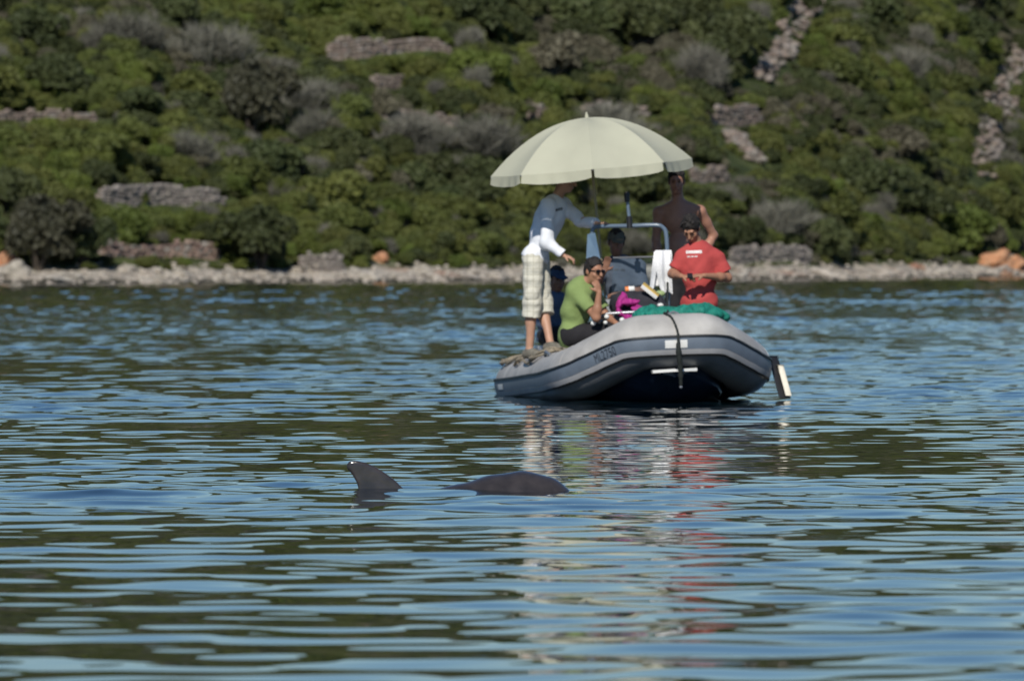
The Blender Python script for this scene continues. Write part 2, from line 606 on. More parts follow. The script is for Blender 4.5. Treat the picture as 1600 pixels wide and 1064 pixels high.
def stone_wall(x0, x1, yt, yb, mk, label, slump=0.25):
    pc = hit((x0 + x1) / 2, yb)
    dc = pc[1] - float(shore_y(pc[0]))
    Yc = pc[1]
    xa, xb = (x0 - 800) / F * Yc, (x1 - 800) / F * Yc
    H = (yb - yt) / F * Yc
    root = empty('stone_wall', tuple(pc))
    tag(root, label, 'stone wall', 'dry stone terrace walls on the hillside')
    LINE = [np.array([X, float(shore_y(X)) + dc]) for X in np.linspace(xa, xb, 40)]
    acc = [0]
    for p, q in zip(LINE[:-1], LINE[1:]): acc.append(acc[-1] + float(np.linalg.norm(q - p)))

    def along(t):
        i = float(np.interp(t, acc, range(40)))
        k = min(int(i), 38)
        p = LINE[k] + (LINE[k + 1] - LINE[k]) * (i - k)
        return p, math.atan2(*(LINE[k + 1] - LINE[k])[::-1])
    zb = pc[2]
    prof = lambda t: 1 - slump * (0.5 + 0.5 * math.sin(t * 7 + x0)) * (0.3 + 0.7 * t) - 0.55 * max(0, abs(t - .5) - .42) / .08
    core = MB()
    n = max(4, int(acc[-1] / 0.4))
    for i in range(n):
        t = (i + .5) / n
        p, an = along(t * acc[-1])
        gz = float(ground(*p))
        h = H * prof(t) * .92
        core.box((p[0] - pc[0] - .17 * math.sin(an), p[1] - pc[1] + .17 * math.cos(an), gz - zb + h / 2 - .15), (acc[-1] / n * .55, .16, h / 2 + .15), Matrix.Rotation(an, 3, 'Z'))
    z, row = -0.08, 0
    while z < H:
        dz = random.uniform(.13, .19)
        t = random.uniform(-.1, .1)
        while t < acc[-1]:
            ln = random.uniform(.18, .42)
            tt = (t + ln / 2) / acc[-1]
            if 0 <= tt <= 1 and z < H * prof(tt) + random.uniform(-.08, .06):
                p, an = along(t + ln / 2)
                s = bpy.data.objects.new('stone', random.choice(STONE[mk] if random.random() < 0.8 else STONE['stone']))
                COL.objects.link(s)
                s.parent = root
                q = random.uniform(-.05, .04)
                s.location = (p[0] - pc[0] + q * math.sin(an), p[1] - pc[1] - q * math.cos(an), float(ground(*p)) - zb + z + dz / 2)
                s.rotation_euler = (random.uniform(-.15, .15), random.uniform(-.15, .15), an + random.choice((0, PI)) + random.uniform(-.15, .15))
                s.scale = (ln * .58, 0.16, dz * .62)
            t += ln
        z += dz
    core.build('rubble_core', M['core'], root, smooth=False)
    for k in range(0, 40, 5):
        pa, pb = LINE[k], LINE[min(k + 5, 39)]
        ga, gb = to_px((*pa, float(ground(*pa)))), to_px((*pb, float(ground(*pb))))
        clear_rects.append((ga[0], gb[0], min(ga[1], gb[1]) - (yb - yt) - 2, max(ga[1], gb[1]) - 4, max(pa[1], pb[1])))


WALLS = [
    (165, 348, 290, 319, 'stone', 'long grey dry stone wall alone in the green scrub, pale tan stones in its middle'),
    (512, 600, 60, 92, 'pinkstone', 'tall pinkish terrace wall high on the slope, taller of two end to end'),
    (604, 702, 62, 80, 'pinkstone', 'low pinkish terrace wall continuing beside the taller one high up'),
    (600, 716, 176, 195, 'pinkstone', 'pinkish terrace wall halfway up the slope beside the umbrella'),
    (832, 872, 168, 192, 'pinkstone', 'short pinkish wall just above the umbrella canopy, nearest its peak'),
    (915, 1015, 167, 181, 'pinkstone', 'thin pinkish wall line seen right over the top of the umbrella'),
    (1112, 1192, 168, 198, 'pinkstone', 'crumbling pinkish wall below the winding rubble strip'),
    (1068, 1140, 265, 284, 'pinkstone', 'pinkish wall behind the head of the bare chested man'),
    (0, 152, 176, 189, 'pinkstone', 'long low wall cut off by the edge above the dark shore bushes'),
    (168, 340, 382, 404, 'rustwall', 'tumbled reddish stone wall low on the bank just above the beach'),
    (470, 534, 396, 424, 'stone', 'heap-like grey stone wall on the beach beside the round shore bush'),
    (1136, 1272, 387, 409, 'stone', 'broad grey stone wall at the beach behind the man in red'),
    (588, 628, 120, 140, 'pinkstone', 'small stub of pinkish wall between two longer terrace walls'),
]
for w in WALLS: stone_wall(*w)


def rubble_strip(pts, width_px, label):
    path = np.array([hit(*p) for p in catmull(np.array(pts, float), 60)])
    base = path[-1]
    root = empty('rubble_wall', tuple(base))
    tag(root, label, 'stone wall')
    for i in range(230):
        k = random.random() * 59
        p = path[int(k)]
        w = width_px / F * p[1] * random.uniform(-.5, .5)
        X, Y = p[0] + w, p[1] + random.uniform(-.5, .5)
        s = bpy.data.objects.new('stone', random.choice(STONE['pinkstone' if random.random() < .6 else 'stone']))
        COL.objects.link(s)
        s.parent = root
        q = random.uniform(.11, .26)
        s.location = (X - base[0], Y - base[1], float(ground(X, Y)) + 0.3 * q + random.uniform(0, .4) - base[2])
        s.scale = (q, q * .9, q * .7)
        s.rotation_euler = (random.uniform(-.4, .4), random.uniform(-.4, .4), random.uniform(0, 6))
    for p in path[::2]:
        x, y = to_px(p)
        clear_rects.append((x - width_px * .5, x + width_px * .5, y - 8, y + 3, p[1]))


rubble_strip([(1275, -25), (1268, 2), (1258, 22), (1236, 48), (1228, 80), (1205, 104), (1190, 132)], 30, 'winding strip of pinkish rubble running up the slope from the crumbling wall')
rubble_strip([(1600, 90), (1582, 125), (1568, 160), (1552, 195), (1546, 235), (1536, 282)], 30, 'steep strip of pinkish rubble at the edge of the hillside')
rubble_strip([(1145, 222), (1160, 238), (1180, 256)], 30, 'short patch of pale rubble above the wall behind the bare chested man')

LAND = [(255, 305, 'the long grey wall in the scrub'), (555, 76, 'the tall pinkish wall high up'), (655, 70, 'the low pinkish wall high up'), (660, 186, 'the pinkish wall halfway up'), (852, 180, 'the short wall by the umbrella peak'),
        (965, 174, 'the thin wall over the umbrella'), (1150, 183, 'the crumbling pinkish wall'), (1104, 275, 'the wall behind the bare chested person'), (76, 183, 'the long low wall at the edge'), (255, 393, 'the tumbled reddish wall'),
        (502, 410, 'the heap-like beach wall'), (1205, 398, 'the broad grey beach wall'), (608, 130, 'the small wall stub'), (1225, 70, 'the winding rubble strip'), (1560, 180, 'the steep rubble strip'), (1545, 275, 'the foot of the steep rubble strip'),
        (392, 165, 'the largest dark bush'), (408, 380, 'the round shore bush'), (70, 370, 'the dark corner bush'), (330, 90, 'the wide leafless bush'), (470, 165, 'the spreading leafless bush'), (740, 232, 'the leafless bush by the umbrella'),
        (1365, 300, 'the dark bush above the reddish beach'), (1556, 412, 'the big orange rock'), (596, 403, 'the lone upright orange rock'), (1400, 420, 'the reddish beach'), (1010, 60, 'the dark bushes high above the umbrella'), (200, 60, 'the topmost leafless bush'),
        (1390, 60, 'the scrub between the rubble strips'), (1380, 180, 'the scrub beside the steep rubble strip'), (700, 400, 'the beach before the standing person'), (560, 300, 'the middle of the open slope')]


def where(x, y):
    lx, ly, nm = min(LAND, key=lambda q: (q[0] - x) ** 2 + 2.2 * (q[1] - y) ** 2)
    dx, dy = x - lx, (y - ly) * 1.5
    if abs(dy) > abs(dx): return ('uphill of ' if dy < 0 else 'downhill of ') + nm
    return ('just left of ' if dx < 0 else 'just right of ') + nm


# boulders along the shore
zone = lambda px: 'behind the boat' if 760 < px < 1240 else ('on the beach under the round shore bush' if px < 760 else 'on the reddish beach under the dense scrub')
for i in range(165):
    px = random.uniform(-40, 1640)
    X = (px - 800) / F * 372
    Yb = float(shore_y(X))
    X = (px - 800) / F * Yb
    d = abs(random.gauss(0, 2.6)) + random.uniform(-.3, 1.2)
    q = random.uniform(.12, .30) * (1.7 if random.random() < .10 else 1)
    Y = float(shore_y(X)) + d
    red = px > 1400 and random.random() < .40 or px < 240 and random.random() < .10
    s = bpy.data.objects.new('shore_rock', random.choice(BOULDER['redrock' if red else 'rock']))
    COL.objects.link(s)
    s.location = (X, Y, float(ground(X, Y)) + q * .15)
    s.scale = (q * random.uniform(1, 1.8), q, q * random.uniform(.6, 1.0))
    s.rotation_euler = (random.uniform(-.2, .2), random.uniform(-.2, .2), random.uniform(0, 6))
    tag(s, ('flat ' if s.scale[2] < q * .75 else ('large ' if q > .3 else '')) + ('rusty shore rock ' if red else 'pale shore rock ') + where(px, 415), 'rock', 'rocks strewn along the shore')
for (px, py, q, lab) in [(1556, 412, .75, 'large bright orange rock on the shore, bigger of an orange pair'),
                         (1586, 414, .55, 'bright orange rock beside the largest orange rock on the shore'),
                         (12, 412, .55, 'orange rock at the foot of the dark shore bushes'),
                         (596, 403, .34, 'small upright orange rock alone on the beach behind the dolphin'),
                         (22, 428, .6, 'big white boulder at the waterline under the orange rock')]:
    p = hit(px, py + 6)
    s = bpy.data.objects.new('shore_rock', BOULDER['rock' if 'white' in lab else 'orangerock'][3])
    COL.objects.link(s)
    s.location = (p[0], p[1], p[2] + q * .3)
    s.scale = (q, q, q * 1.1)
    s.rotation_euler = (0, 0.3, px)
    tag(s, lab, 'rock')
    clear_rects.append((px - q * 30, px + q * 30, py - q * 20, py + 4, p[1]))

pv, pf = [], []
pm = stone_mesh('pebble', 5, sub=1, jit=.15, boxy=.4)
pbase = np.array([v.co[:] for v in pm.vertices])
pface = np.array([p.vertices[:] for p in pm.polygons])
bpy.data.meshes.remove(pm)
for i in range(1900):
    X = rng.uniform(-34, 44)
    d = rng.uniform(-.4, 7.5)
    Y = float(shore_y(X)) + d
    q = rng.uniform(.04, .13)
    c, s_ = math.cos(i), math.sin(i)
    Rz = np.array([[c, -s_, 0], [s_, c, 0], [0, 0, .7]])
    pv.append((pbase * q) @ Rz.T + np.array([X, Y, float(ground(X, Y)) + q * .3]))
    pf.append(pface + len(pbase) * i)
o = link('beach_pebbles', np_mesh('beach_pebbles', np.vstack(pv), np.vstack(pf), smooth=False), M['rock'])
tag(o, 'pale pebbles and small stones covering the narrow beach', 'pebbles', kind='stuff')


# ------------------------------------------------------------------ scrub
def shrub_mesh(name, seed, mk, n=1500, leaf=(.045, .10), twiggy=False, flat=0.85):
    r = np.random.default_rng(seed)
    nl = 9
    cen = np.stack([r.uniform(-.62, .62, nl), r.uniform(-.62, .62, nl), r.uniform(.22, .85, nl)], -1)
    rad = r.uniform(.26, .50, nl)
    cen[0] = (0, 0, .6)
    rad[0] = .6
    w = rad ** 2 / (rad ** 2).sum()
    which = r.choice(nl, n, p=w)
    d = r.normal(size=(n, 3))
    d /= np.linalg.norm(d, axis=1)[:, None]
    d[:, 2] = np.where(d[:, 2] < -0.35, -d[:, 2], d[:, 2])
    rr = rad[which] * (0.62 + 0.45 * r.uniform(size=n) ** .7)
    p = cen[which] + d * rr[:, None] * np.array([1, 1, flat])
    p[:, 2] = np.abs(p[:, 2])
    nrm = d * (.7 if not twiggy else .2) + r.normal(size=(n, 3)) * (.75 if not twiggy else .8) + np.array([0, 0, .25])
    nrm /= np.linalg.norm(nrm, axis=1)[:, None]
    t = np.cross(nrm, r.normal(size=(n, 3)))
    if twiggy:
        t = d + r.normal(size=(n, 3)) * .45 + np.array([0, 0, .5])
    t /= np.linalg.norm(t, axis=1)[:, None]
    b = np.cross(nrm, t)
    b /= np.linalg.norm(b, axis=1)[:, None] + 1e-9
    s = r.uniform(*leaf, size=n)[:, None]
    la, lb = (s, s * .62) if not twiggy else (s * 2.6, s * .09)
    V = np.stack([p - t * la, p + b * lb, p + t * la, p - b * lb], 1).reshape(-1, 3)
    Fq = np.arange(n * 4).reshape(n, 4)
    me = np_mesh(name, V, Fq, smooth=False)
    me.materials.append(M[mk])
    return me


KINDS = {}
for mk, cnt in (('leaf0', 4), ('leaf1', 3), ('leaf2', 3), ('drab', 2), ('leaf3', 2)):
    KINDS[mk] = [shrub_mesh('shrub', 40 + 10 * len(KINDS) + i, mk, n=3600) for i in range(cnt)]
KINDS['twig'] = [shrub_mesh('shrub', 90 + i, 'twig', n=1500, leaf=(.05, .17), twiggy=True) for i in range(3)]
KIND_TXT = {'leaf0': 'olive shrub', 'leaf1': 'dark green shrub', 'leaf2': 'yellow-green shrub', 'twig': 'grey leafless shrub', 'drab': 'dull brownish shrub'}

placed = []


def blocked(X, Y, Z, r, h):
    x, y = to_px((X, Y, Z))
    s = F / Y
    for (x0, x1, y0, y1, D) in clear_rects:
        if Y < D + r + 0.2 and x + r * s * .95 > x0 and x - r * s * .95 < x1 and y > y0 and y - h * s * 1.05 < y1:
            return True
    return False


def add_shrub(X, Y, r, h, mk, label, group=None, name='shrub', trunk=False):
    Z = float(ground(X, Y))
    me = random.choice(KINDS[mk])
    if trunk:
        root = empty(name, (X, Y, Z))
        c = bpy.data.objects.new('crown', me)
        COL.objects.link(c)
        c.parent = root
        c.location = (0, 0, h * .06)
        tb = MB()
        for k in range(4):
            a = k * 1.6 + X
            tb.tube([(0.05 * math.cos(a), 0.05 * math.sin(a), -.1), (.2 * r * math.cos(a), .2 * r * math.sin(a), h * .35), (.45 * r * math.cos(a), .45 * r * math.sin(a), h * .75)], [.09, .06, .02], 6)
        tb.build('trunk', M['bark'], root)
    else:
        root = c = bpy.data.objects.new(name, me)
        COL.objects.link(c)
        c.location = (X, Y, Z - 0.08)
    c.scale = (r, r, h / 1.05)
    c.rotation_euler = (0, 0, random.uniform(0, 6.28))
    tag(root, label, 'shrub', group)
    placed.append((X, Y, r))


SPECIAL = [   # px, base row, width, height in photo pixels, kind, label
    (392, 214, 140, 104, 'leaf3', 'largest dark brownish bush halfway up the slope, standing out from paler scrub'),
    (408, 421, 135, 88, 'leaf1', 'big round dark olive bush leaning over the beach'),
    (60, 424, 150, 104, 'leaf3', 'dark bush filling the shore corner above the orange rock'),
    (130, 416, 95, 76, 'leaf1', 'dark shore bush next to the tumbled reddish wall'),
    (15, 352, 110, 80, 'leaf1', 'dark bush behind the shore bushes at the edge'),
    (205, 395, 90, 60, 'leaf2', 'yellow-green bush between the dark shore bush and the tumbled reddish wall'),
    (555, 412, 60, 40, 'leaf1', 'small dark bush on the beach beside the upright orange rock'),
    (330, 118, 150, 62, 'twig', 'wide grey leafless bush high on the slope above the largest dark bush'),
    (470, 190, 160, 50, 'twig', 'grey leafless bush spreading downhill from the largest dark bush'),
    (200, 90, 130, 55, 'twig', 'grey leafless bush near the top, uphill of the long low wall'),
    (740, 262, 170, 62, 'twig', 'grey leafless bush on the slope beside the umbrella edge'),
    (660, 250, 130, 55, 'twig', 'grey leafless bush below the pinkish wall halfway up'),
    (1215, 378, 120, 52, 'twig', 'grey leafless bush just above the broad grey beach wall'),
    (960, 232, 140, 55, 'twig', 'grey leafless bush behind the umbrella canopy'),
    (300, 268, 110, 50, 'twig', 'grey leafless bush directly above the long grey wall'),
    (905, 60, 120, 75, 'leaf1', 'dark dense bush high above the umbrella peak'),
    (1010, 90, 110, 80, 'leaf1', 'dark dense bush high up between umbrella peak and rubble strip'),
    (1130, 110, 110, 75, 'leaf1', 'dark dense bush beside the winding rubble strip'),
    (740, 60, 110, 70, 'leaf1', 'dark dense bush beside the low pinkish wall high up'),
    (1365, 330, 110, 70, 'leaf1', 'dark rounded bush in the scrub above the reddish beach'),
    (1510, 400, 120, 70, 'leaf2', 'bright green bush overhanging the big orange rock'),
    (1290, 410, 90, 60, 'leaf1', 'dark bush at the end of the broad grey beach wall'),
    (95, 165, 120, 70, 'leaf1', 'dark bush just above the long low wall'),
]
for (px, py, w, h, mk, lab) in SPECIAL:
    p = hit(px, py)
    s = p[1] / F
    add_shrub(p[0], p[1], w * s / 2, h * s, mk, lab, name='bush', trunk=True)

zone_txt = lambda d: 'low on the slope just above the beach' if d < 18 else ('midway up the scrub covered slope' if d < 38 else 'high on the slope near the top of the view')
tries = 0
count = 0
while count < 277 and tries < 30000:
    tries += 1
    X = random.uniform(-27, 34)
    d = random.uniform(8.0, 60)
    Y = float(shore_y(X)) + d
    x, y = to_px((X, Y, float(ground(X, Y))))
    if not (-60 < x < 1660 and y > -10): continue
    big = random.random()
    r = 0.85 + 1.15 * big ** 1.5
    h = r * random.uniform(.75, 1.2)
    if d < 10: r, h = r * .6, h * .6
    if any((X - a) ** 2 + (Y - b) ** 2 < (0.54 * (r + c)) ** 2 for a, b, c in placed): continue
    if blocked(X, Y, float(ground(X, Y)), r, h): continue
    tone = float(wnoise(np.array([X * .12, Y * .12]), 1.0, 9)) + random.gauss(0, .55)
    mk = 'twig' if random.random() < .05 else ('drab' if tone < -1.0 else ('leaf1' if tone < -.15 else ('leaf0' if tone < .75 else 'leaf2')))
    add_shrub(X, Y, r, h, mk, ('broad ' if r > 1.25 else ('small ' if r < .95 else '')) + KIND_TXT[mk] + ' ' + where(x, y - h * F / Y * .5), 'shrubs of the hillside scrub')
    count += 1

# low scrub between and beyond the single shrubs: one object, copies of shrub shapes scattered over the slope
upos, uscl, urot, uidx = [], [], [], []
protos = [KINDS['leaf0'][0], KINDS['leaf1'][0], KINDS['leaf2'][0], KINDS['drab'][0], KINDS['leaf0'][1], KINDS['twig'][0]]
for i in range(30000):
    if len(upos) > 11500: break
    if i < 11500:
        X = random.uniform(-30, 38)
        d = random.uniform(5.8, 62)
        r = random.uniform(.40, .95) if i < 7500 else random.uniform(.18, .4)
    else:
        X = random.uniform(-90, 100)
        d = random.uniform(9, 190)
        r = random.uniform(1.0, 2.4)
    Y = float(shore_y(X)) + d
    Z = float(ground(X, Y))
    x, y = to_px((X, Y, Z))
    inview = -90 < x < 1690 and y > -40
    if i >= 11500 and inview: continue
    if i < 11500 and not inview and random.random() < .3: continue
    h = r * random.uniform(.8, 1.3)
    if d < 9.0: r, h = r * .55, h * .5
    if inview and random.random() < .97 and blocked(X, Y, Z, r, h): continue
    tone = float(wnoise(np.array([X * .12, Y * .12]), 1.0, 9)) + random.gauss(0, .5)
    k = 5 if random.random() < .06 else (3 if tone < -.9 else (1 if tone < -.2 else (0 if tone < .4 else (4 if tone < .8 else 2))))
    upos.append((X, Y, Z - .06))
    uscl.append((r, r, h))
    urot.append((0, 0, random.uniform(0, 6.28)))
    uidx.append(k)
um = bpy.data.meshes.new('undergrowth')
um.from_pydata(upos, [], [])
for nm, ty, data in (('scl', 'FLOAT_VECTOR', uscl), ('rot', 'FLOAT_VECTOR', urot)):
    a = um.attributes.new(nm, ty, 'POINT')
    a.data.foreach_set('vector', np.array(data, dtype=np.float32).ravel())
a = um.attributes.new('pick', 'INT', 'POINT')
a.data.foreach_set('value', np.array(uidx, dtype=np.int32))
uo = link('undergrowth', um, None)
tag(uo, 'low tangled scrub filling the gaps between shrubs on the hillside', 'undergrowth', kind='stuff')
ng = bpy.data.node_groups.new('scatter', 'GeometryNodeTree')
ng.interface.new_socket('Geometry', in_out='INPUT', socket_type='NodeSocketGeometry')
ng.interface.new_socket('Geometry', in_out='OUTPUT', socket_type='NodeSocketGeometry')
gi, go = ng.nodes.new('NodeGroupInput'), ng.nodes.new('NodeGroupOutput')
iop = ng.nodes.new('GeometryNodeInstanceOnPoints')
g2i = ng.nodes.new('GeometryNodeGeometryToInstance')
for me in reversed(protos):
    po = bpy.data.objects.new('scrub_shape', me)
    oi = ng.nodes.new('GeometryNodeObjectInfo')
    oi.inputs['Object'].default_value = po
    ng.links.new(oi.outputs['Geometry'], g2i.inputs[0])


def named(nm, ty):
    n = ng.nodes.new('GeometryNodeInputNamedAttribute')
    n.data_type = ty
    n.inputs['Name'].default_value = nm
    return n.outputs['Attribute']


e2r = ng.nodes.new('FunctionNodeEulerToRotation')
ng.links.new(named('rot', 'FLOAT_VECTOR'), e2r.inputs[0])
ng.links.new(e2r.outputs[0], iop.inputs['Rotation'])
ng.links.new(named('scl', 'FLOAT_VECTOR'), iop.inputs['Scale'])
ng.links.new(named('pick', 'INT'), iop.inputs['Instance Index'])
iop.inputs['Pick Instance'].default_value = True
ng.links.new(gi.outputs[0], iop.inputs['Points'])
ng.links.new(g2i.outputs[0], iop.inputs['Instance'])
ng.links.new(iop.outputs[0], go.inputs[0])
md = uo.modifiers.new('scatter', 'NODES')
md.node_group = ng


# ------------------------------------------------------------------ soft-blended solid modelling (for bodies, cloth, bags)
class Solid:
    def __init__(s):
        s.p = []

    def cap(s, a, b, ra, rb=None, k=.02, cut=None, sub=False):
        rb = ra if rb is None else rb
        a, b = np.asarray(a, float), np.asarray(b, float)
        R = max(ra, rb)

        def f(P):
            ab = b - a
            t = np.clip(((P - a) @ ab) / max(ab @ ab, 1e-9), 0, 1)
            return np.linalg.norm(P - a - t[..., None] * ab, axis=-1) - (ra + (rb - ra) * t)
        s.p.append((f, np.minimum(a, b) - R, np.maximum(a, b) + R, k, cut, sub))
        return s

    def ell(s, c, r, R=None, k=.02, cut=None, sub=False):
        c, r = np.asarray(c, float), np.asarray(r, float)
        R = np.eye(3) if R is None else R
        m = float(r.max())

        def f(P):
            q = (P - c) @ R
            k0 = np.linalg.norm(q / r, axis=-1)
            k1 = np.linalg.norm(q / (r * r), axis=-1) + 1e-9
            return k0 * (k0 - 1) / k1
        s.p.append((f, c - m, c + m, k, cut, sub))
        return s

    def fn(s, f, lo, hi, k=.02, cut=None, sub=False):
        s.p.append((f, np.asarray(lo, float), np.asarray(hi, float), k, cut, sub))
        return s

    def mesh(s, name, h=.008, wrinkle=0.0, wscale=20.0, base=(0, 0, 0), iters=2, seed=1, wan=(1, 1, .55)):
        lo = np.min([p[1] for p in s.p if not p[5]], 0) - 4 * h - .02
        hi = np.max([p[2] for p in s.p if not p[5]], 0) + 4 * h + .02
        n = np.ceil((hi - lo) / h).astype(int) + 1
        ax = [lo[i] + h * np.arange(n[i]) for i in range(3)]
        D = np.full(n, 1.0, dtype=np.float32)
        for f, a, b, k, cut, sub in s.p:
            mg = k + 3.5 * h
            i0 = np.maximum(((a - mg - lo) / h).astype(int), 0)
            i1 = np.minimum(((b + mg - lo) / h).astype(int) + 2, n)
            if np.any(i1 <= i0): continue
            sl = tuple(slice(i0[q], i1[q]) for q in range(3))
            P = np.stack(np.meshgrid(ax[0][sl[0]], ax[1][sl[1]], ax[2][sl[2]], indexing='ij'), -1)
            d = f(P)
            if cut is not None:
                for (cp, cn) in cut:
                    d = np.maximum(d, (P - np.asarray(cp, float)) @ np.asarray(cn, float))
            cur = D[sl]
            if sub:
                hh = np.maximum(k - np.abs(-d - cur), 0) / k
                D[sl] = np.maximum(cur, -d) + hh * hh * k * .25
            else:
                hh = np.maximum(k - np.abs(d - cur), 0) / k
                D[sl] = np.minimum(cur, d) - hh * hh * k * .25
        if wrinkle:
            near = np.abs(D) < .05
            I = np.argwhere(near)
            P = lo + I * h
            D[near] += wrinkle * (wnoise(P * np.array(wan), wscale, seed) + .5 * wnoise(P, wscale * 2.1, seed + 1))
        v, q = nets(D, lo, h)
        for _ in range(iters): v = relax(v, q)
        return np_mesh(name, v - np.asarray(base), q)


def nets(D, lo, h):
    S_ = D < 0
    c = [S_[i:S_.shape[0] - 1 + i, j:S_.shape[1] - 1 + j, k:S_.shape[2] - 1 + k] for i in (0, 1) for j in (0, 1) for k in (0, 1)]
    any_ = np.zeros_like(c[0])
    all_ = np.ones_like(c[0])
    for x in c:
        any_ |= x
        all_ &= x
    I = np.argwhere(any_ & ~all_)
    off = np.array([(i, j, k) for i in (0, 1) for j in (0, 1) for k in (0, 1)])
    vals = np.stack([D[I[:, 0] + o_[0], I[:, 1] + o_[1], I[:, 2] + o_[2]] for o_ in off], 1)
    acc = np.zeros((len(I), 3))
    cnt = np.zeros(len(I))
    for a in range(8):
        for b in range(a + 1, 8):
            if np.abs(off[a] - off[b]).sum() != 1: continue
            va, vb = vals[:, a], vals[:, b]
            m = (va < 0) != (vb < 0)
            t = np.where(m, va / np.where(m, va - vb, 1), 0)
            acc += np.where(m[:, None], off[a] + t[:, None] * (off[b] - off[a]), 0)
            cnt += m
    V = lo + (I + acc / cnt[:, None]) * h
    G = np.full(np.array(D.shape) - 1, -1, dtype=np.int32)
    G[I[:, 0], I[:, 1], I[:, 2]] = np.arange(len(I))
    Q = []
    for axn in range(3):
        a = np.take(S_, range(0, S_.shape[axn] - 1), axn)
        b = np.take(S_, range(1, S_.shape[axn]), axn)
        E = np.argwhere(a != b)
        o1, o2 = [q for q in range(3) if q != axn]
        E = E[(E[:, o1] > 0) & (E[:, o2] > 0) & (E[:, o1] < D.shape[o1] - 1) & (E[:, o2] < D.shape[o2] - 1)]
        ins = S_[E[:, 0], E[:, 1], E[:, 2]]

        def g(d1, d2):
            T = E.copy()
            T[:, o1] -= d1
            T[:, o2] -= d2
            return G[T[:, 0], T[:, 1], T[:, 2]]
        q = np.stack([g(1, 1), g(0, 1), g(0, 0), g(1, 0)], 1)
        flip = ins if axn != 1 else ~ins
        q[~flip] = q[~flip][:, ::-1]
        Q.append(q)
    return V, np.vstack(Q)


def relax(v, q, w=.5):
    acc = np.zeros_like(v)
    cnt = np.zeros(len(v))
    for a in range(4):
        for b in (1, 3):
            np.add.at(acc, q[:, a], v[q[:, (a + b) % 4]])
            np.add.at(cnt, q[:, a], 1)
    return v * (1 - w) + w * acc / np.maximum(cnt, 1)[:, None]


def unit(a):
    a = np.asarray(a, float)
    return a / (np.linalg.norm(a) + 1e-12)


def frame(lat, up):
    """columns: sideways, forward, up"""
    u_ = unit(up)
    l = unit(np.asarray(lat) - u_ * (np.asarray(lat) @ u_))
    return np.stack([l, np.cross(u_, l), u_], 1)


# ------------------------------------------------------------------ the boat
BOAT = (1.585, 83.0, 0.0)
TH, ROLL = math.radians(8.0), math.radians(-2.2)
boat = empty('inflatable_boat', BOAT, (0, ROLL, TH))
tag(boat, 'grey rigid inflatable boat with dark lower tubes, bow towards the viewer, people aboard', 'boat')
BM = Matrix.Translation(BOAT) @ Matrix.Rotation(TH, 4, 'Z') @ Matrix.Rotation(ROLL, 4, 'Y')
B2W = lambda x, y, z: np.array(BM @ Vector((x, y, z)))
W2B = lambda p: np.array(BM.inverted() @ Vector(p))

half = [(0.0, .27, .590, .262), (.22, .27, .589, .262), (.32, .285, .580, .262), (.40, .345, .545, .262), (.51, .455, .486, .262), (.66, .63, .402, .262), (.775, .82, .330, .262), (.83, 1.1, .290, .262), (.84, 1.65, .255, .260),
        (.84, 2.4, .228, .256), (.84, 3.2, .198, .252), (.84, 4.0, .170, .25), (.84, 4.7, .150, .245), (.84, 5.0, .143, .225), (.84, 5.2, .140, .16), (.84, 5.30, .140, .06)]
ctrl = [(-x, y, z, r) for x, y, z, r in half[:0:-1]] + half
PATH = catmull(np.array(ctrl), 241)


def tube_frame(i):
    a, b = PATH[max(i - 1, 0), :3], PATH[min(i + 1, len(PATH) - 1), :3]
    t = unit(b - a)
    nrm = unit(np.cross(t, [0, 0, 1]))
    # outwards
    if nrm @ (PATH[i, :3] - np.array([0, 2.6, PATH[i, 2]])) < 0: nrm = -nrm
    up = unit(np.array([0, 0, 1]) - t * t[2])
    return PATH[i, :3], nrm, up, PATH[i, 3]


FR = [tube_frame(i) for i in range(len(PATH))]


def tube_pt(i, ang, off=0.0):
    i0 = int(np.clip(math.floor(i), 0, len(FR) - 2))
    t = i - i0
    P = []
    for k in (i0, i0 + 1):
        c, n_, u_, r = FR[k]
        P.append(c + (n_ * math.cos(ang) + u_ * math.sin(ang)) * (r + off))
    return P[0] * (1 - t) + P[1] * t


def sweep_mesh(name, angs, offs, i0, i1, mats, pick=None, closed=True):
    v, f, mi = [], [], []
    n = len(angs)
    for i in range(i0, i1 + 1):
        for a, o_ in zip(angs, offs): v.append(tube_pt(i, a, o_))
    for i in range(i1 - i0):
        for k in range(n if closed else n - 1):
            l = (k + 1) % n
            f.append((i * n + k, i * n + l, (i + 1) * n + l, (i + 1) * n + k))
            if pick: mi.append(pick(k))
    caps = 0
    if closed:
        f.append(tuple(range(n)))
        f.append(tuple((i1 - i0) * n + k for k in range(n)))
        caps = 2
    me = bpy.data.meshes.new(name)
    me.from_pydata([tuple(p) for p in v], [], f)
    bm = bmesh.new()
    bm.from_mesh(me)
    bmesh.ops.recalc_face_normals(bm, faces=list(bm.faces))
    bm.to_mesh(me)
    bm.free()
    if pick:
        for m in mats: me.materials.append(m)
        me.polygons.foreach_set('material_index', np.array(mi + [0] * caps, dtype=np.int32))
        mats = None
    me.polygons.foreach_set('use_smooth', np.ones(len(me.polygons), dtype=bool))
    me.set_sharp_from_angle(angle=math.radians(40))
    return link(name, me, mats, boat)


rad_ = math.radians
NA = 36
low0, low1 = -150, -29
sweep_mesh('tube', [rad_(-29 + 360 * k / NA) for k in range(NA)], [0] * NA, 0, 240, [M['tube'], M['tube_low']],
           pick=lambda k: 1 if -180 < (((-29 + 360 * (k + .5) / NA) + 180) % 360 - 180) < -29 else 0)


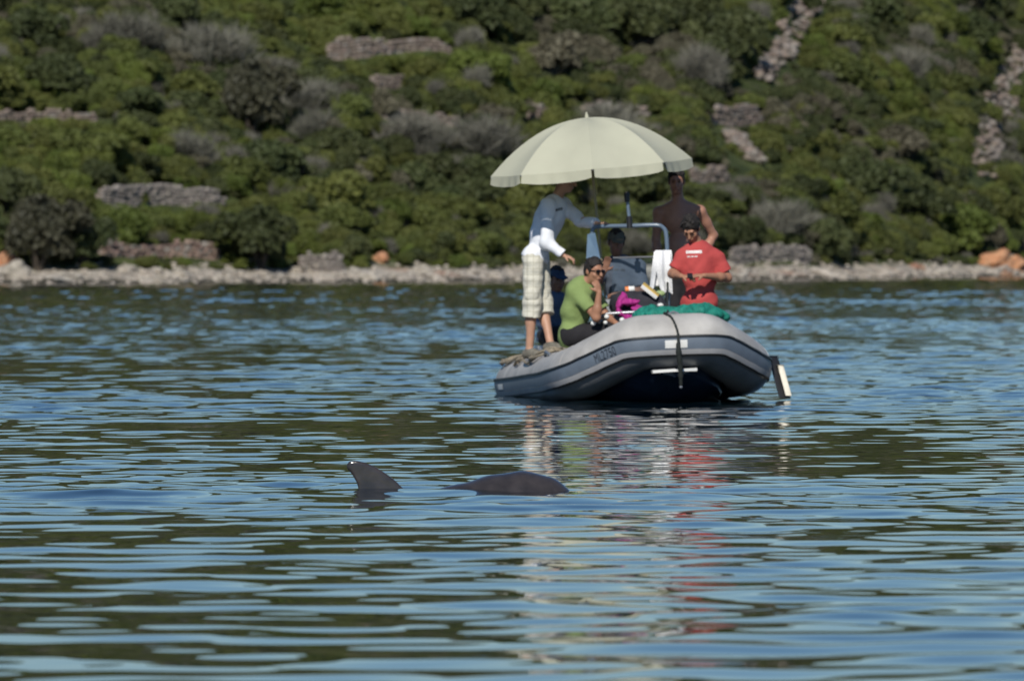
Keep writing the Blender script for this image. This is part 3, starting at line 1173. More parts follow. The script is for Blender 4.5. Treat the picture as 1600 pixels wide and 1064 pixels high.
def strake(name, a0, a1, off, m, n=6):
    A = [rad_(a) for a in np.linspace(a0, a1, n)]
    return sweep_mesh(name, A + A[::-1], [off] * n + [-.012] * n, 3, 237, m)


strake('rub_band', 9, -16, .009, M['band'])
strake('pale_stripe', -16.5, -27, .011, M['stripe'])
strake('rub_bead', 12.5, 8.5, .022, M['bead'], 4)
strake('rub_bead', -27.2, -31, .018, M['bead'], 4)
# seams where the tube panels join
for i in (70, 171):
    sweep_mesh('tube_seam', [rad_(a) for a in np.linspace(13, 170, 14)] + [rad_(a) for a in np.linspace(170, 13, 14)], [.004] * 14 + [-.01] * 14, i, i + 2, M['tube'])


def px_to_i(px, side=-1):
    """path index where the rub band is seen at that column"""
    best = None
    rngi = range(6, 118) if side < 0 else range(122, 235)
    for i in rngi:
        p = B2W(*tube_pt(i, rad_(-3)))
        x, _ = to_px(p)
        if best is None or abs(x - px) < best[0]: best = (abs(x - px), i)
    return best[1]


def patch_on_tube(name, px0, px1, a0, a1, m, side=-1, nseg=10, off=.013, i_pair=None):
    i0, i1 = i_pair if i_pair else sorted((px_to_i(px0, side), px_to_i(px1, side)))
    v, f = [], []
    for i in np.linspace(i0, i1, nseg):
        for a in np.linspace(a0, a1, 4):
            v.append(tube_pt(i, rad_(a), off))
    for i in range(nseg - 1):
        for k in range(3): f.append((i * 4 + k, i * 4 + k + 1, (i + 1) * 4 + k + 1, (i + 1) * 4 + k))
    mb = MB()
    mb.add(v, f)
    return mb.build(name, m, boat)


patch_on_tube('white_plate', 0, 0, 3, -13, M['white'], i_pair=(116.5, 124.0), nseg=14)
patch_on_tube('stern_reflector', 780, 788, 0, -12, M['white'], nseg=5)

# registration number, wrapped on the rub band
tcu = bpy.data.curves.new('registration_number', 'FONT')
tcu.body = 'ML2750'
tcu.size = 1.0
to = bpy.data.objects.new('registration_number', tcu)
COL.objects.link(to)
bpy.context.view_layer.update()
tm = bpy.data.meshes.new_from_object(to.evaluated_get(bpy.context.evaluated_depsgraph_get()))
bpy.data.objects.remove(to)
tv = np.array([v.co[:] for v in tm.vertices])
tx0, tx1, ty1 = tv[:, 0].min(), tv[:, 0].max(), tv[:, 1].max()
ia, ib = px_to_i(928), px_to_i(961)
sl_ = [0]
for i in range(ia, ib): sl_.append(sl_[-1] + np.linalg.norm(np.array(FR[i + 1][0]) - FR[i][0]))
for v in tm.vertices:
    t = (v.co.x - tx0) / (tx1 - tx0)
    i = float(np.interp(t * sl_[-1], sl_, range(ia, ib + 1)))
    a = -13.5 + 18.5 * v.co.y / ty1
    v.co = tube_pt(i, rad_(a), .013)
link('registration_number', tm, M['ink'], boat)

# hull
SEC = [  # y, half width of chine, chine z, keel z, top half width, top z
    (.10, .12, .30, .25, .20, .325), (.25, .18, .27, .18, .25, .335), (.45, .34, .20, .06, .40, .32), (.75, .52, .12, -.08, .56, .26), (1.15, .62, .06, -.18, .64, .20),
    (1.8, .70, .00, -.27, .74, .15), (2.8, .74, -.05, -.32, .78, .10), (4.0, .75, -.08, -.33, .80, .05), (5.0, .75, -.09, -.33, .80, .02)]
hv, hf = [], []
for y, cw, cz, kz, tw, tz in SEC:
    mid = lambda a, b, t: a * (1 - t) + b * t
    hv += [(-tw, y, tz), (-cw, y, cz), (-cw * .97, y, cz - .02), (-cw * .5, y, mid(kz, cz, .42)), (0, y, kz), (cw * .5, y, mid(kz, cz, .42)), (cw * .97, y, cz - .02), (cw, y, cz), (tw, y, tz)]
for i in range(len(SEC) - 1):
    for k in range(8): hf.append((i * 9 + k, i * 9 + k + 1, (i + 1) * 9 + k + 1, (i + 1) * 9 + k))
    hf.append((i * 9 + 8, i * 9, (i + 1) * 9, (i + 1) * 9 + 8))
hf.append(tuple(range(9)))
hf.append(tuple((len(SEC) - 1) * 9 + k for k in range(9)))
mb = MB()
mb.add(hv, hf)
hull = mb.build('hull', M['hull'], boat)
mb = MB()
for x0_, x1_, y0_, y1_ in ((-.215, 0, .085, .040), (0, .215, .040, .085)):
    c8 = [(x, y + dy, z + .303) for dy in (0, .09) for x, y, z in ((x0_, y0_, -.008 if x0_ else 0), (x1_, y1_, 0 if x0_ else -.004), (x1_, y1_, .026), (x0_, y0_, .020))]
    mb.add(c8, [(0, 1, 2, 3), (7, 6, 5, 4), (0, 4, 5, 1), (2, 6, 7, 3), (0, 3, 7, 4), (1, 5, 6, 2)])
mb.build('bow_lip', M['white'], hull)
# deck, transom, fittings
mb = MB()
mb.add([(-.30, .55, .34), (.30, .55, .34), (.70, 1.4, .18), (.72, 4.95, .12), (-.72, 4.95, .12), (-.70, 1.4, .18)], [(0, 1, 2, 3, 4, 5)])
mb.build('deck', M['deck'], boat, smooth=False)
MB().box((0, 4.9, .26), (.66, .03, .26)).build('transom', M['white'], boat, bevel=.01)
MB().box((.06, 1.0, .46), (.38, .24, .14)).build('bow_locker', M['deck'], boat, bevel=.02)
MB().box((.45, 3.3, .30), (.30, .36, .18)).build('side_bench', M['deck'], boat, bevel=.02)
MB().box((-.06, 3.15, .46), (.19, .28, .31)).build('jockey_seat', M['black'], boat, bevel=.03)
console = MB().box((-.08, 2.45, .56), (.30, .17, .43)).build('console', M['deck'], boat, bevel=.03)
# windscreen over the console with a wing on its port side
A, Bp = W2B(at(958, 403, 85.25)), W2B(at(1034, 401, 85.2))
C_, D_ = W2B(at(1030, 470, 85.3)), W2B(at(955, 470, 85.35))
n_ = np.array([0, .006, 0])
mb = MB()
mb.add([A, Bp, C_, D_, A + n_, Bp + n_, C_ + n_, D_ + n_], [(0, 1, 2, 3), (7, 6, 5, 4), (0, 4, 5, 1), (1, 5, 6, 2), (2, 6, 7, 3), (3, 7, 4, 0)])
ws = mb.build('windscreen', M['glass'], boat, smooth=False)
MB().tube([A, Bp], .009, 6).build('windscreen_edge', M['steel'], ws)
wing = [W2B(at(918, 366, 85.3)), W2B(at(930, 364, 85.45)), W2B(at(938, 404, 85.4)), W2B(at(916, 404, 85.25))]
wing += [p + np.array([0, .008, 0]) for p in wing]
M['wing'] = mat('pale_blue_acrylic', (0.22, 0.32, 0.42), 0.12, 0.15, scale=6, spec=0.8)
mb = MB()
mb.add(wing, [(0, 1, 2, 3), (7, 6, 5, 4), (0, 4, 5, 1), (1, 5, 6, 2), (2, 6, 7, 3), (3, 7, 4, 0)])
mb.build('side_screen', M['wing'], boat, smooth=False)
# console arch
arch = [W2B(at(*p)) for p in ((926, 470, 85.55), (926, 400, 85.55), (925, 366, 85.55), (928, 357, 85.55), (938, 354, 85.5), (985, 353, 85.35), (1024, 352, 85.3), (1036, 356, 85.3), (1041, 368, 85.3), (1043, 410, 85.3), (1044, 470, 85.3), (1044, 540, 85.3))]
ca = MB().tube(catmull(np.array(arch), 70), .021, 10).build('console_arch', M['navy_metal'], boat)
MB().tube([W2B(at(p, q, y)) for p, q, y in ((934, 497, 84.7), (950, 490, 84.7), (1000, 487, 84.65), (1012, 500, 84.65), (1012, 540, 84.65))], .017, 8).build('grab_rail', M['steel'], boat)
cl = W2B(at(1052, 492, 83.3))
MB().tube([cl + np.array([-.05, 0, .01]), cl + np.array([0, 0, .03]), cl + np.array([.05, 0, .01])], .012, 6).build('cleat', M['steel'], boat)
# lifting handles on the tubes
for i in (52, 190, 205):
    p0, p1, p2 = tube_pt(i, rad_(60), .004), tube_pt(i + 2, rad_(60), .045), tube_pt(i + 4, rad_(60), .004)
    MB().tube([p0, p1, p2], .016, 6).build('grab_handle', M['tube_low'], boat)

# ------------------------------------------------------------------ things on the boat that are things of their own
# light / aerial mast on the arch
pm0, pm1 = at(984, 352, 85.33), at(979, 302, 85.33)
mst = empty('mast', tuple(pm0))
tag(mst, 'short upright pole with black ends clamped to the console arch', 'mast')
L0 = lambda *a: tuple(np.asarray(a[0]) - pm0)
MB().tube([L0(at(984, 356, 85.33)), L0(at(983, 338, 85.33))], .030, 10).build('clamp', M['black'], mst)
MB().tube([L0(at(983, 340, 85.33)), L0(at(980, 312, 85.33))], .017, 10).build('pole', M['navy_metal'], mst)
MB().tube([L0(at(980, 316, 85.33)), L0(at(979, 304, 85.33)), L0(at(979, 300, 85.33))], [.026, .029, .022], 10).build('cap', M['black'], mst)

# umbrella
UC = at(924, 262, 85.85)
umb = empty('beach_umbrella', tuple(UC), (math.radians(1.5), math.radians(-5.2), 0))
tag(umb, 'large cream beach umbrella open over the boat console', 'umbrella')
RU, HU = 1.0, .495
cv, cf = [], []
NR, PER = 12, 6
for j in range(NR + 1):
    t = j / NR
    rr = RU * t
    zz = HU * (1 - t ** 2.08)
    for k in range(8 * PER):
        a = -PI / 2 + 2 * PI * k / (8 * PER)
        f_ = (k % PER) / PER
        w = math.cos(PI / 8) / math.cos((f_ - .5) * PI / 4)        # straight edges between the ribs
        sag = 1 - .030 * math.sin(PI * f_) * t
        cv.append((rr * math.cos(a) * w * sag, rr * math.sin(a) * w * sag, zz - .026 * math.sin(PI * f_) * math.sin(PI * t * .9)))
for j in range(NR):
    for k in range(8 * PER):
        l = (k + 1) % (8 * PER)
        cf.append((j * 8 * PER + k, j * 8 * PER + l, (j + 1) * 8 * PER + l, (j + 1) * 8 * PER + k))
# each canopy panel is a part of its own, with its valance flap
for s_ in range(8):
    mb = MB()
    vs, fs = [], []
    for j in range(NR + 1):
        for q in range(PER + 1):
            vs.append(cv[j * 8 * PER + (s_ * PER + q) % (8 * PER)])
    for j in range(NR):
        for q in range(PER):
            fs.append((j * (PER + 1) + q, j * (PER + 1) + q + 1, (j + 1) * (PER + 1) + q + 1, (j + 1) * (PER + 1) + q))
    mb.add(vs, fs)
    pn = mb.build('canopy_panel', M['canopy'], umb)
    mb = MB()
    vs, fs = [], []
    NV, NQ = 4, 12
    for j in range(NV + 1):
        for q in range(NQ + 1):
            x = s_ * PER + q * PER / NQ * .96 + PER * .02
            k0 = int(x)
            t = x - k0
            p = np.array(cv[NR * 8 * PER + k0 % (8 * PER)]) * (1 - t) + np.array(cv[NR * 8 * PER + (k0 + 1) % (8 * PER)]) * t
            rad2 = unit(np.array([p[0], p[1], 0]))
            drop = .105 * j / NV * (1 - .22 * (abs(q / NQ - .5) * 2) ** 4)
            wav = .010 * math.sin(q * 1.9 + s_ * 2.1) * j / NV + .004 * math.sin(q * 4.1 + s_)
            vs.append(p + rad2 * (.004 + .012 * j / NV + wav) - np.array([0, 0, drop - .002]))
    for j in range(NV):
        for q in range(NQ):
            fs.append((j * (NQ + 1) + q, j * (NQ + 1) + q + 1, (j + 1) * (NQ + 1) + q + 1, (j + 1) * (NQ + 1) + q))
    mb.add(vs, fs)
    mb.build('valance', M['canopy'], pn)
    rb = MB()
    rb.tube([np.array(cv[j * 8 * PER + s_ * PER]) - np.array([0, 0, .012]) for j in range(NR + 1)], .006, 5)
    rb.build('rib', M['steel'], umb)
MB().tube([(0, 0, HU - .02), (0, 0, HU + .02), (0, 0, HU + .055)], [.022, .018, .006], 8).build('finial', M['canopy'], umb)
MB().tube([(0, 0, HU - .02), (.02, .0, -1.35)], .013, 8).build('pole', M['pole'], umb)

# rope from console arch over the bow
rp = [at(1043, 440, 85.2), at(1043, 470, 84.8), at(1043, 488, 83.6), B2W(*tube_pt(118, rad_(86), .012)), B2W(*tube_pt(119.5, rad_(60), .012)), B2W(*tube_pt(120.5, rad_(35), .014)),
      B2W(*tube_pt(121, rad_(12), .035)), at(1060, 545, 82.92), at(1063, 575, 82.95), at(1064, 603, 82.98)]
rp = catmull(np.array(rp), 60)
rr = np.interp(np.arange(60), [0, 35, 42, 46, 55, 59], [.010, .011, .014, .027, .024, .014])
rr = rr * (1 + .18 * np.sin(np.arange(60) * 2.3))
ro = MB().tube(rp - rp[-1], list(rr), 8).build('bow_rope', M['rope_dark'], None)
ro.location = tuple(rp[-1])
tag(ro, 'black mooring rope hanging over the bow, thick and knotted towards its end', 'rope')
bm = bmesh.new()
bmesh.ops.create_uvsphere(bm, u_segments=10, v_segments=6, radius=.016)
me = bpy.data.meshes.new('shackle')
bm.to_mesh(me)
bm.free()
sh = link('shackle', me, M['steel'], ro, (0, 0, -.01))

# tan rope piled on the stern tube
mb = MB()
rr_ = random.Random(4)
c0 = np.array(tube_pt(30, rad_(85), .02))
pts = []
for k in range(70):
    a = k * .62
    i = 22 + 26 * (0.5 + .5 * math.sin(k * .21 + 1)) + 3 * math.sin(a)
    an = 82 + 36 * math.cos(a) + rr_.uniform(-8, 8)
    pts.append(B2W(*tube_pt(i, rad_(an), .018 + .035 * (.5 + .5 * math.sin(k * 1.7)))))
pts = catmull(np.array(pts), 320)
base = pts[0].copy()
ro = MB().tube(pts - base, .013, 6).build('rope_coil', M['rope_tan'], None)
ro.location = tuple(base)
tag(ro, 'tangled tan rope lying in loops on the stern end of the tube', 'rope')

# fender board on the starboard side
fb = at(1210, 562, 84.3)
fen = empty('fender', tuple(fb))
tag(fen, 'slim fender leaning off the far side of the boat, cream face and black edge', 'fender')
e0, e1 = at(1207, 556, 84.3) - fb, at(1227, 622, 84.2) - fb
g0, g1 = at(1219, 570, 84.27) - fb, at(1232, 618, 84.17) - fb
mb = MB()
for (a, b, w0, w1, dy, nm) in ((e0, e1, .045, .055, .10, 'edge'),):
    ss = []
    for t in np.linspace(0, 1, 6):
        c = a + (b - a) * t
        w = w0 + (w1 - w0) * t
        for dx, ddy in ((-w, -dy), (w, -dy * .6), (w, dy), (-w, dy)):
            ss.append(c + np.array([dx, ddy, 0]))
    fs = [(i * 4 + k, i * 4 + (k + 1) % 4, (i + 1) * 4 + (k + 1) % 4, (i + 1) * 4 + k) for i in range(5) for k in range(4)] + [(0, 1, 2, 3), (20, 21, 22, 23)]
    mb.add(ss, fs)
mb.build('black_edge', M['black'], fen, bevel=.008)
mb = MB()
ss = []
for t in np.linspace(0, 1, 6):
    c = g0 + (g1 - g0) * t
    for dx, ddy in ((-.030, -.115), (.028, -.115), (.028, .09), (-.030, .09)):
        ss.append(c + np.array([dx, ddy, 0]))
mb.add(ss, fs)
mb.build('cream_face', M['cream_pl'], fen, bevel=.008)


def solid_obj(name, s, m, base, label=None, cat=None, parent=None, **kw):
    me = s.mesh(name, base=base, **kw)
    o_ = link(name, me, m, parent)
    if parent is None: o_.location = tuple(base)
    if label: tag(o_, label, cat)
    return o_


# teal net heaped on the bow locker
s = Solid()
for (px, py, y, r) in [(1005, 492, 84.0, .10), (1025, 490, 83.9, .10), (1045, 489, 83.9, .09), (1068, 488, 83.9, .10), (1090, 486, 83.85, .11), (1112, 489, 83.9, .10), (1128, 494, 84.0, .07), (1100, 482, 84.0, .09), (1015, 484, 84.15, .08), (1078, 483, 84.1, .07)]:
    s.ell(at(px, py + 2, y), (r * 1.1, r * 1.3, r * .8), k=.06)
solid_obj('fishing_net', s, M['teal'], at(1066, 500, 83.95), 'teal green net heaped on the bow behind the tube', 'net', h=.011, wrinkle=.010, wscale=38, iters=1)

# charcoal rucksack with a magenta cloth over it
s = Solid()
for (px, py, y, r) in [(985, 472, 84.95, (.17, .12, .12)), (1015, 472, 84.95, (.15, .12, .11)), (1000, 486, 84.9, (.22, .13, .10)), (968, 478, 85.0, (.10, .1, .12)), (1030, 485, 84.9, (.10, .1, .08))]:
    s.ell(at(px, py, y), r, k=.05)
solid_obj('rucksack', s, M['dark_cloth'], at(1000, 500, 84.9), 'charcoal rucksack slumped in front of the console', 'rucksack', h=.012, wrinkle=.008, wscale=22)
s = Solid()
for (px, py, y, r) in [(969, 474, 84.74, (.035, .05, .10)), (974, 463, 84.78, (.022, .04, .05)), (985, 473, 84.72, (.075, .05, .034)), (996, 483, 84.70, (.07, .05, .035)), (970, 489, 84.70, (.06, .05, .04)), (981, 498, 84.66, (.035, .04, .055)), (992, 497, 84.66, (.022, .04, .05))]:
    s.ell(at(px, py, y), r, frame([1, 0, .3 * math.sin(px)], [.25 * math.cos(px * .7), 0, 1]), k=.02)
solid_obj('magenta_cloth', s, M['magenta'], at(978, 500, 84.68), 'crumpled magenta garment draped over the charcoal rucksack', 'garment', h=.008, wrinkle=.013, wscale=34, iters=1)

# towel on the arch: a sheet folded over the corner, two hanging flaps of unequal width
mb = MB()
TB = at(1036, 393, 85.2)


def flap(top, bot, y0, sd, n=26, m=16, pl=1.1):
    """top / bot: (left, right, row) in photo columns; ripples run down the cloth"""
    vs = []
    for side in (0, 1):
        for j in range(m + 1):
            v = j / m
            for i in range(n + 1):
                u = i / n
                l = top[0] + (bot[0] - top[0]) * v ** pl
                r = top[1] + (bot[1] - top[1]) * v ** .8
                x = l + (r - l) * u
                row = top[2] + (bot[2] + 2.5 * math.sin(u * 5 + sd) - top[2]) * v
                rip = (.010 + .022 * v) * math.sin(u * 7.5 + sd + 1.6 * v) + .005 * math.sin(u * 17 + sd * 2 + v * 2)
                bulge = .035 * math.sin(math.pi * min(1, v * 1.4)) * (1 if v < .7 else 1)
                vs.append(at(x, row, 85.2 + y0) - TB + np.array([0, rip - bulge + side * .012, 0]))
    N = (m + 1) * (n + 1)
    fs = []
    for j in range(m):
        for i in range(n):
            a_ = j * (n + 1) + i
            fs.append((a_, a_ + 1, a_ + n + 2, a_ + n + 1))
            fs.append((N + a_ + n + 1, N + a_ + n + 2, N + a_ + 1, N + a_))
    ring = [i for i in range(n + 1)] + [j * (n + 1) + n for j in range(1, m + 1)] + [m * (n + 1) + i for i in range(n - 1, -1, -1)] + [j * (n + 1) for j in range(m - 1, 0, -1)]
    for a_, b_ in zip(ring, ring[1:] + ring[:1]): fs.append((a_, N + a_, N + b_, b_))
    mb.add(vs, fs)


flap((1022, 1038, 393), (1015, 1029, 449), -.015, .4, pl=.9)
flap((1025, 1047, 391.5), (1035, 1051, 458), -.045, 2.1, pl=3.0)
flap((1024, 1049, 391), (1022, 1051, 420), .05, 3.3)
tw_ = mb.build('white_towel', M['towel'], None)
tw_.location = tuple(TB)
tag(tw_, 'white towel hanging from the corner of the console arch', 'towel')

# small things around the rucksack
for (px, py, y, r, lab) in [(927, 505, 84.4, .027, 'white float on the trousers under the elbow of the man in green'), (948, 495, 84.5, .026, 'white float by the wrist side of the elbow of the man in green'), (946, 504, 84.4, .021, 'smallest white float below the elbow of the man in green'), (972, 500, 84.45, .027, 'white float in front of the magenta garment')]:
    bm = bmesh.new()
    bmesh.ops.create_uvsphere(bm, u_segments=14, v_segments=10, radius=r)
    for v in bm.verts: v.co.z *= .92
    me = bpy.data.meshes.new('net_float')
    bm.to_mesh(me)
    bm.free()
    me.polygons.foreach_set('use_smooth', np.ones(len(me.polygons), dtype=bool))
    o_ = link('net_float', me, M['white'], None, tuple(at(px, py, y)))
    tag(o_, lab, 'float', 'white net floats')
p = at(985, 453, 84.95)
cup = empty('cup', tuple(p))
tag(cup, 'orange and white cup lying on the rucksack', 'cup')
MB().tube([(-.05, 0, 0), (-.015, 0, .004)], [.032, .034], 12).build('orange_base', M['orange'], cup)
MB().tube([(-.015, 0, .004), (.04, 0, .012)], [.034, .026], 12).build('white_body', M['white'], cup)
p = at(1015, 455, 84.85)
bk = empty('notebook', tuple(p), (0, math.radians(38) + PI / 2 - PI / 2, 0))
tag(bk, 'white notebook with a yellow edge propped diagonally on the rucksack', 'notebook')
Rm = Matrix.Rotation(math.radians(10), 3, 'X')
MB().box((0, 0, 0), (.095, .06, .017), Rm).build('pages', M['white'], bk, bevel=.003)
MB().box((0, .012, .022), (.095, .06, .006), Rm).build('cover', M['yellow'], bk, bevel=.002)
s = Solid()
s.ell(at(1031, 459, 85.0), (.05, .06, .035), k=.03).ell(at(1026, 462, 84.95), (.04, .05, .02), k=.03)
solid_obj('green_cloth', s, M['lime_cloth'], at(1031, 463, 85.0), 'pale green cloth lying under the hanging towel', 'cloth', h=.009, wrinkle=.005, wscale=40)
s = Solid()
s.ell(at(1032, 477, 84.6), (.035, .04, .022), k=.02)
solid_obj('white_pouch', s, M['white'], at(1032, 480, 84.6), 'small white pouch between the rucksack and the teal net', 'pouch', h=.008, wrinkle=.003, wscale=50)


# ------------------------------------------------------------------ people
def hand(s, w, d, n, curl=.7, thumb=1, k=.006):
    d, n = unit(d), np.asarray(n, float)
    n = unit(n - d * (n @ d))
    lat = np.cross(d, n)
    s.ell(w + d * .048, (.040, .016, .050), np.stack([lat, n, d], 1), k=.015)
    for q, ln in zip((-.030, -.010, .010, .030), (.066, .076, .072, .056)):
        b = w + d * .085 + lat * q
        a1 = curl * .55
        d1 = d * math.cos(a1) + n * math.sin(a1)
        m = b + d1 * ln * .52
        a2 = curl * 1.6
        d2 = d * math.cos(a2) + n * math.sin(a2)
        s.cap(b - d * .012, m, .0100, .0092, k=k)
        s.cap(m, m + d2 * ln * .5, .0092, .0078, k=k)
    tb = w + d * .025 + lat * .028 * thumb
    td = unit(d * .65 + lat * .75 * thumb + n * .35)
    tm_ = tb + td * .036
    s.cap(tb, tm_, .0135, .0115, k=.01)
    s.cap(tm_, tm_ + unit(td + n * .4 + d * .5) * .030, .0115, .0085, k=k)


def person(label, J, skin, base, shirt=None, legs=None, hair=True, cap=None, glasses=False, shoes=None, beard=False, hands=None, face=True, print_=None, group=None, build=1.0):
    """J: joints in world metres; the body is one mesh, clothing and hair its children"""
    s = Solid()
    g = {k: np.asarray(v, float) for k, v in J.items()}
    up = unit(g['neck'] - g['pelvis'])
    Rc = frame(g['sr'] - g['sl'], up)
    Rp = frame(g['hr'] - g['hl'], unit(up + np.array([0, 0, .6])))
    chest = g['neck'] - up * .185
    belly = g['pelvis'] * .62 + g['neck'] * .38
    mid = lambda a, b, t=.5: g[a] * (1 - t) + g[b] * t

    def torso(S_, e, cut=None):
        S_.ell(chest, np.array((.158 * build, .108, .165)) + e, Rc, k=.06, cut=cut)
        S_.ell(belly, np.array((.140 * build, .102, .15)) + e, Rc, k=.06, cut=cut)
        S_.ell(g['pelvis'], np.array((.155, .11, .11)) + e, Rp, k=.06, cut=cut)
        for q in ('sl', 'sr'):
            S_.cap(g['neck'] - up * .045, g[q], .050 + e, .052 + e, k=.05, cut=cut)
    torso(s, 0)
    hd = g['head']
    hf, hu = unit(g['face']), None
    hu = unit(np.array([0, 0, 1.0]) - hf * hf[2])
    hl = np.cross(hf, hu)
    Rh = np.stack([hl, hf, hu], 1)
    H = lambda x, y, z: hd + hl * x + hf * y + hu * z
    s.cap(g['neck'] - up * .06, H(0, -.02, -.07), .058, .054, k=.03)
    s.ell(H(0, -.012, .035), (.074, .094, .088), Rh, k=.03)
    s.ell(H(0, .022, -.040), (.060, .068, .078), Rh, k=.035)
    s.ell(H(0, .062, -.092), (.026, .022, .020), Rh, k=.03)
    s.cap(H(0, .088, .020), H(0, .112, -.028), .011, .016, k=.014)
    s.cap(H(-.034, .082, .030), H(.034, .082, .030), .013, .013, k=.015)
    for q in (-1, 1):
        s.ell(H(q * .030, .096, .008), (.019, .014, .012), Rh, k=.012, sub=True)
        s.ell(H(q * .074, -.010, -.006), (.012, .024, .034), Rh, k=.012)
        s.cap(H(q * .046, .062, -.028), H(q * .036, .070, -.038), .017, .014, k=.02)
    s.cap(H(-.018, .090, -.062), H(.018, .090, -.062), .009, .009, k=.012)
    for a in 'lr':
        s.cap(g['s' + a], g['e' + a], .050 * build, .040, k=.03)
        s.ell(mid('s' + a, 'e' + a, .45), (.048 * build, .048 * build, .085), frame([1, .3, 0], g['e' + a] - g['s' + a]), k=.012)
        s.cap(g['e' + a], mid('e' + a, 'w' + a, .35), .040, .042, k=.03)
        s.cap(mid('e' + a, 'w' + a, .3), g['w' + a], .041, .026, k=.03)
        hd_, hn_, cu_, th_ = hands[a] if hands and a in hands else (g['w' + a] - g['e' + a], (0, 0, -1), .7, 1)
        hand(s, g['w' + a], hd_, hn_, cu_, th_)
        s.cap(g['h' + a], g['k' + a], .084, .056, k=.04)
        kd = unit(g['a' + a] - g['k' + a])
        bk = unit(np.cross(kd, np.cross(kd, unit(g['t' + a] - g['a' + a]))))
        bk = bk if bk @ (g['t' + a] - g['a' + a]) < 0 else -bk
        s.cap(g['k' + a], g['a' + a], .054, .036, k=.03)
        s.ell(mid('k' + a, 'a' + a, .30) + bk * .022, (.046, .046, .115), frame([1, .2, 0], kd), k=.03)
        s.cap(g['a' + a], g['t' + a], .036, .030, k=.02)
        s.cap(g['a' + a] + bk * .03 + np.array([0, 0, -.03]), g['t' + a], .032, .028, k=.02)
    body = link('person', s.mesh('person', h=.0075, base=base, iters=2), skin)
    body.location = tuple(base)
    tag(body, label, 'person', group)
    if shirt:
        ts = Solid()
        hem = shirt.get('hem', .10)
        hp = g['pelvis'] - up * hem
        torso(ts, .018, cut=[(hp, -up)])
        if hem > .02:
            ts.ell(g['pelvis'] - up * .05, (.164, .122, .13), Rp, k=.06, cut=[(hp, -up)])
        ts.cap(chest + up * .05, belly, .118, .112, k=.08)
        for a in 'lr':
            if shirt['sleeve'] == 'long':
                c = mid('e' + a, 'w' + a, .92)
                dn = unit(g['w' + a] - g['e' + a])
                ts.cap(g['s' + a], g['e' + a], .074, .066, k=.04)
                ts.cap(g['e' + a], g['w' + a], .061, .048, k=.03, cut=[(c, dn)])
            else:
                fr = shirt.get('len', .66)
                c = mid('s' + a, 'e' + a, fr)
                dn = unit(g['e' + a] - g['s' + a])
                ts.cap(g['s' + a], g['e' + a],   .064, .074, k=.05, cut=[(c, dn)])
        so = link('shirt', ts.mesh('shirt', h=.0085, wrinkle=shirt.get('wr', .010), wscale=15, wan=(.8, .8, 1.0), base=base, iters=2, seed=len(label)), shirt['m'], body)
        if print_:
            bpy.context.view_layer.update()
            bv = BVHTree.FromPolygons([v.co for v in so.data.vertices], [p.vertices for p in so.data.polygons])
            for (px0, px1, py0, py1, Yd, m, nx_, broken) in print_:
                mb = MB()
                cols = 14 if broken else 1
                for c in range(cols):
                    xa = px0 + (px1 - px0) * c / cols
                    xb = px0 + (px1 - px0) * (c + (.78 if broken else 1)) / cols
                    if broken and c % 5 == 4 and broken > 1: continue
                    q = []
                    n = 3 if broken else 8
                    yy0, yy1 = (py0, py1)
                    for ii in range(n):
                        for jj in range(3):
                            P = at(xa + (xb - xa) * ii / (n - 1), yy0 + (yy1 - yy0) * jj / 2 + (px1 - xa) * nx_, Yd - .6) - np.asarray(base)
                            h_ = bv.ray_cast(Vector(P), Vector((0, 1, 0)))
                            q.append((h_[0] + h_[1] * .004) if h_[0] is not None else None)
                    if any(x is None for x in q): continue
                    mb.add(q, [(ii * 3 + jj, ii * 3 + jj + 1, (ii + 1) * 3 + jj + 1, (ii + 1) * 3 + jj) for ii in range(n - 1) for jj in range(2)])
                if mb.v: mb.build('shirt_print', m, so)
    if legs:
        ls = Solid()
        wz = g['pelvis'] + up * legs.get('waist', .02 if shirt else .10)
        ls.ell(g['pelvis'], (.164, .120, .125), Rp, k=.05, cut=[(wz, up)])
        for a in 'lr':
            fr = legs['len']      # 0..1 down the shin, negative: stops above the knee
            r0, r1, r2 = legs.get('r', (.105, .085, .080))
            if fr > 0:
                c = mid('k' + a, 'a' + a, fr)
                dn = unit(g['a' + a] - g['k' + a])
                ls.cap(g['h' + a], g['k' + a], r0, r1, k=.04)
                ls.cap(g['k' + a], g['a' + a], r1, r2, k=.03, cut=[(c, dn)])
            else:
                c = mid('h' + a, 'k' + a, 1 + fr)
                dn = unit(g['k' + a] - g['h' + a])
                ls.cap(g['h' + a], g['k' + a], r0, r1, k=.03, cut=[(c, dn)])
        lo_ = link(legs.get('name', 'trousers'), ls.mesh('legs', h=.0085, wrinkle=legs.get('wr', .006), wscale=legs.get('ws', 19), wan=legs.get('wan', (1, 1, .55)), base=base, iters=2, seed=3), legs['m'], body)
        if legs.get('pocket'):
            for a in 'lr':
                c = mid('h' + a, 'k' + a, .78)
                ps = Solid()
                dn = unit(g['k' + a] - g['h' + a])
                side = legs['pocket']
                ps.ell(c + np.asarray(side) * .085, (.075, .035, .085), frame([1, 0, 0], -dn), k=.02)
                link('pocket', ps.mesh('pocket', h=.01, wrinkle=.004, wscale=30, base=base), legs['m'], lo_)
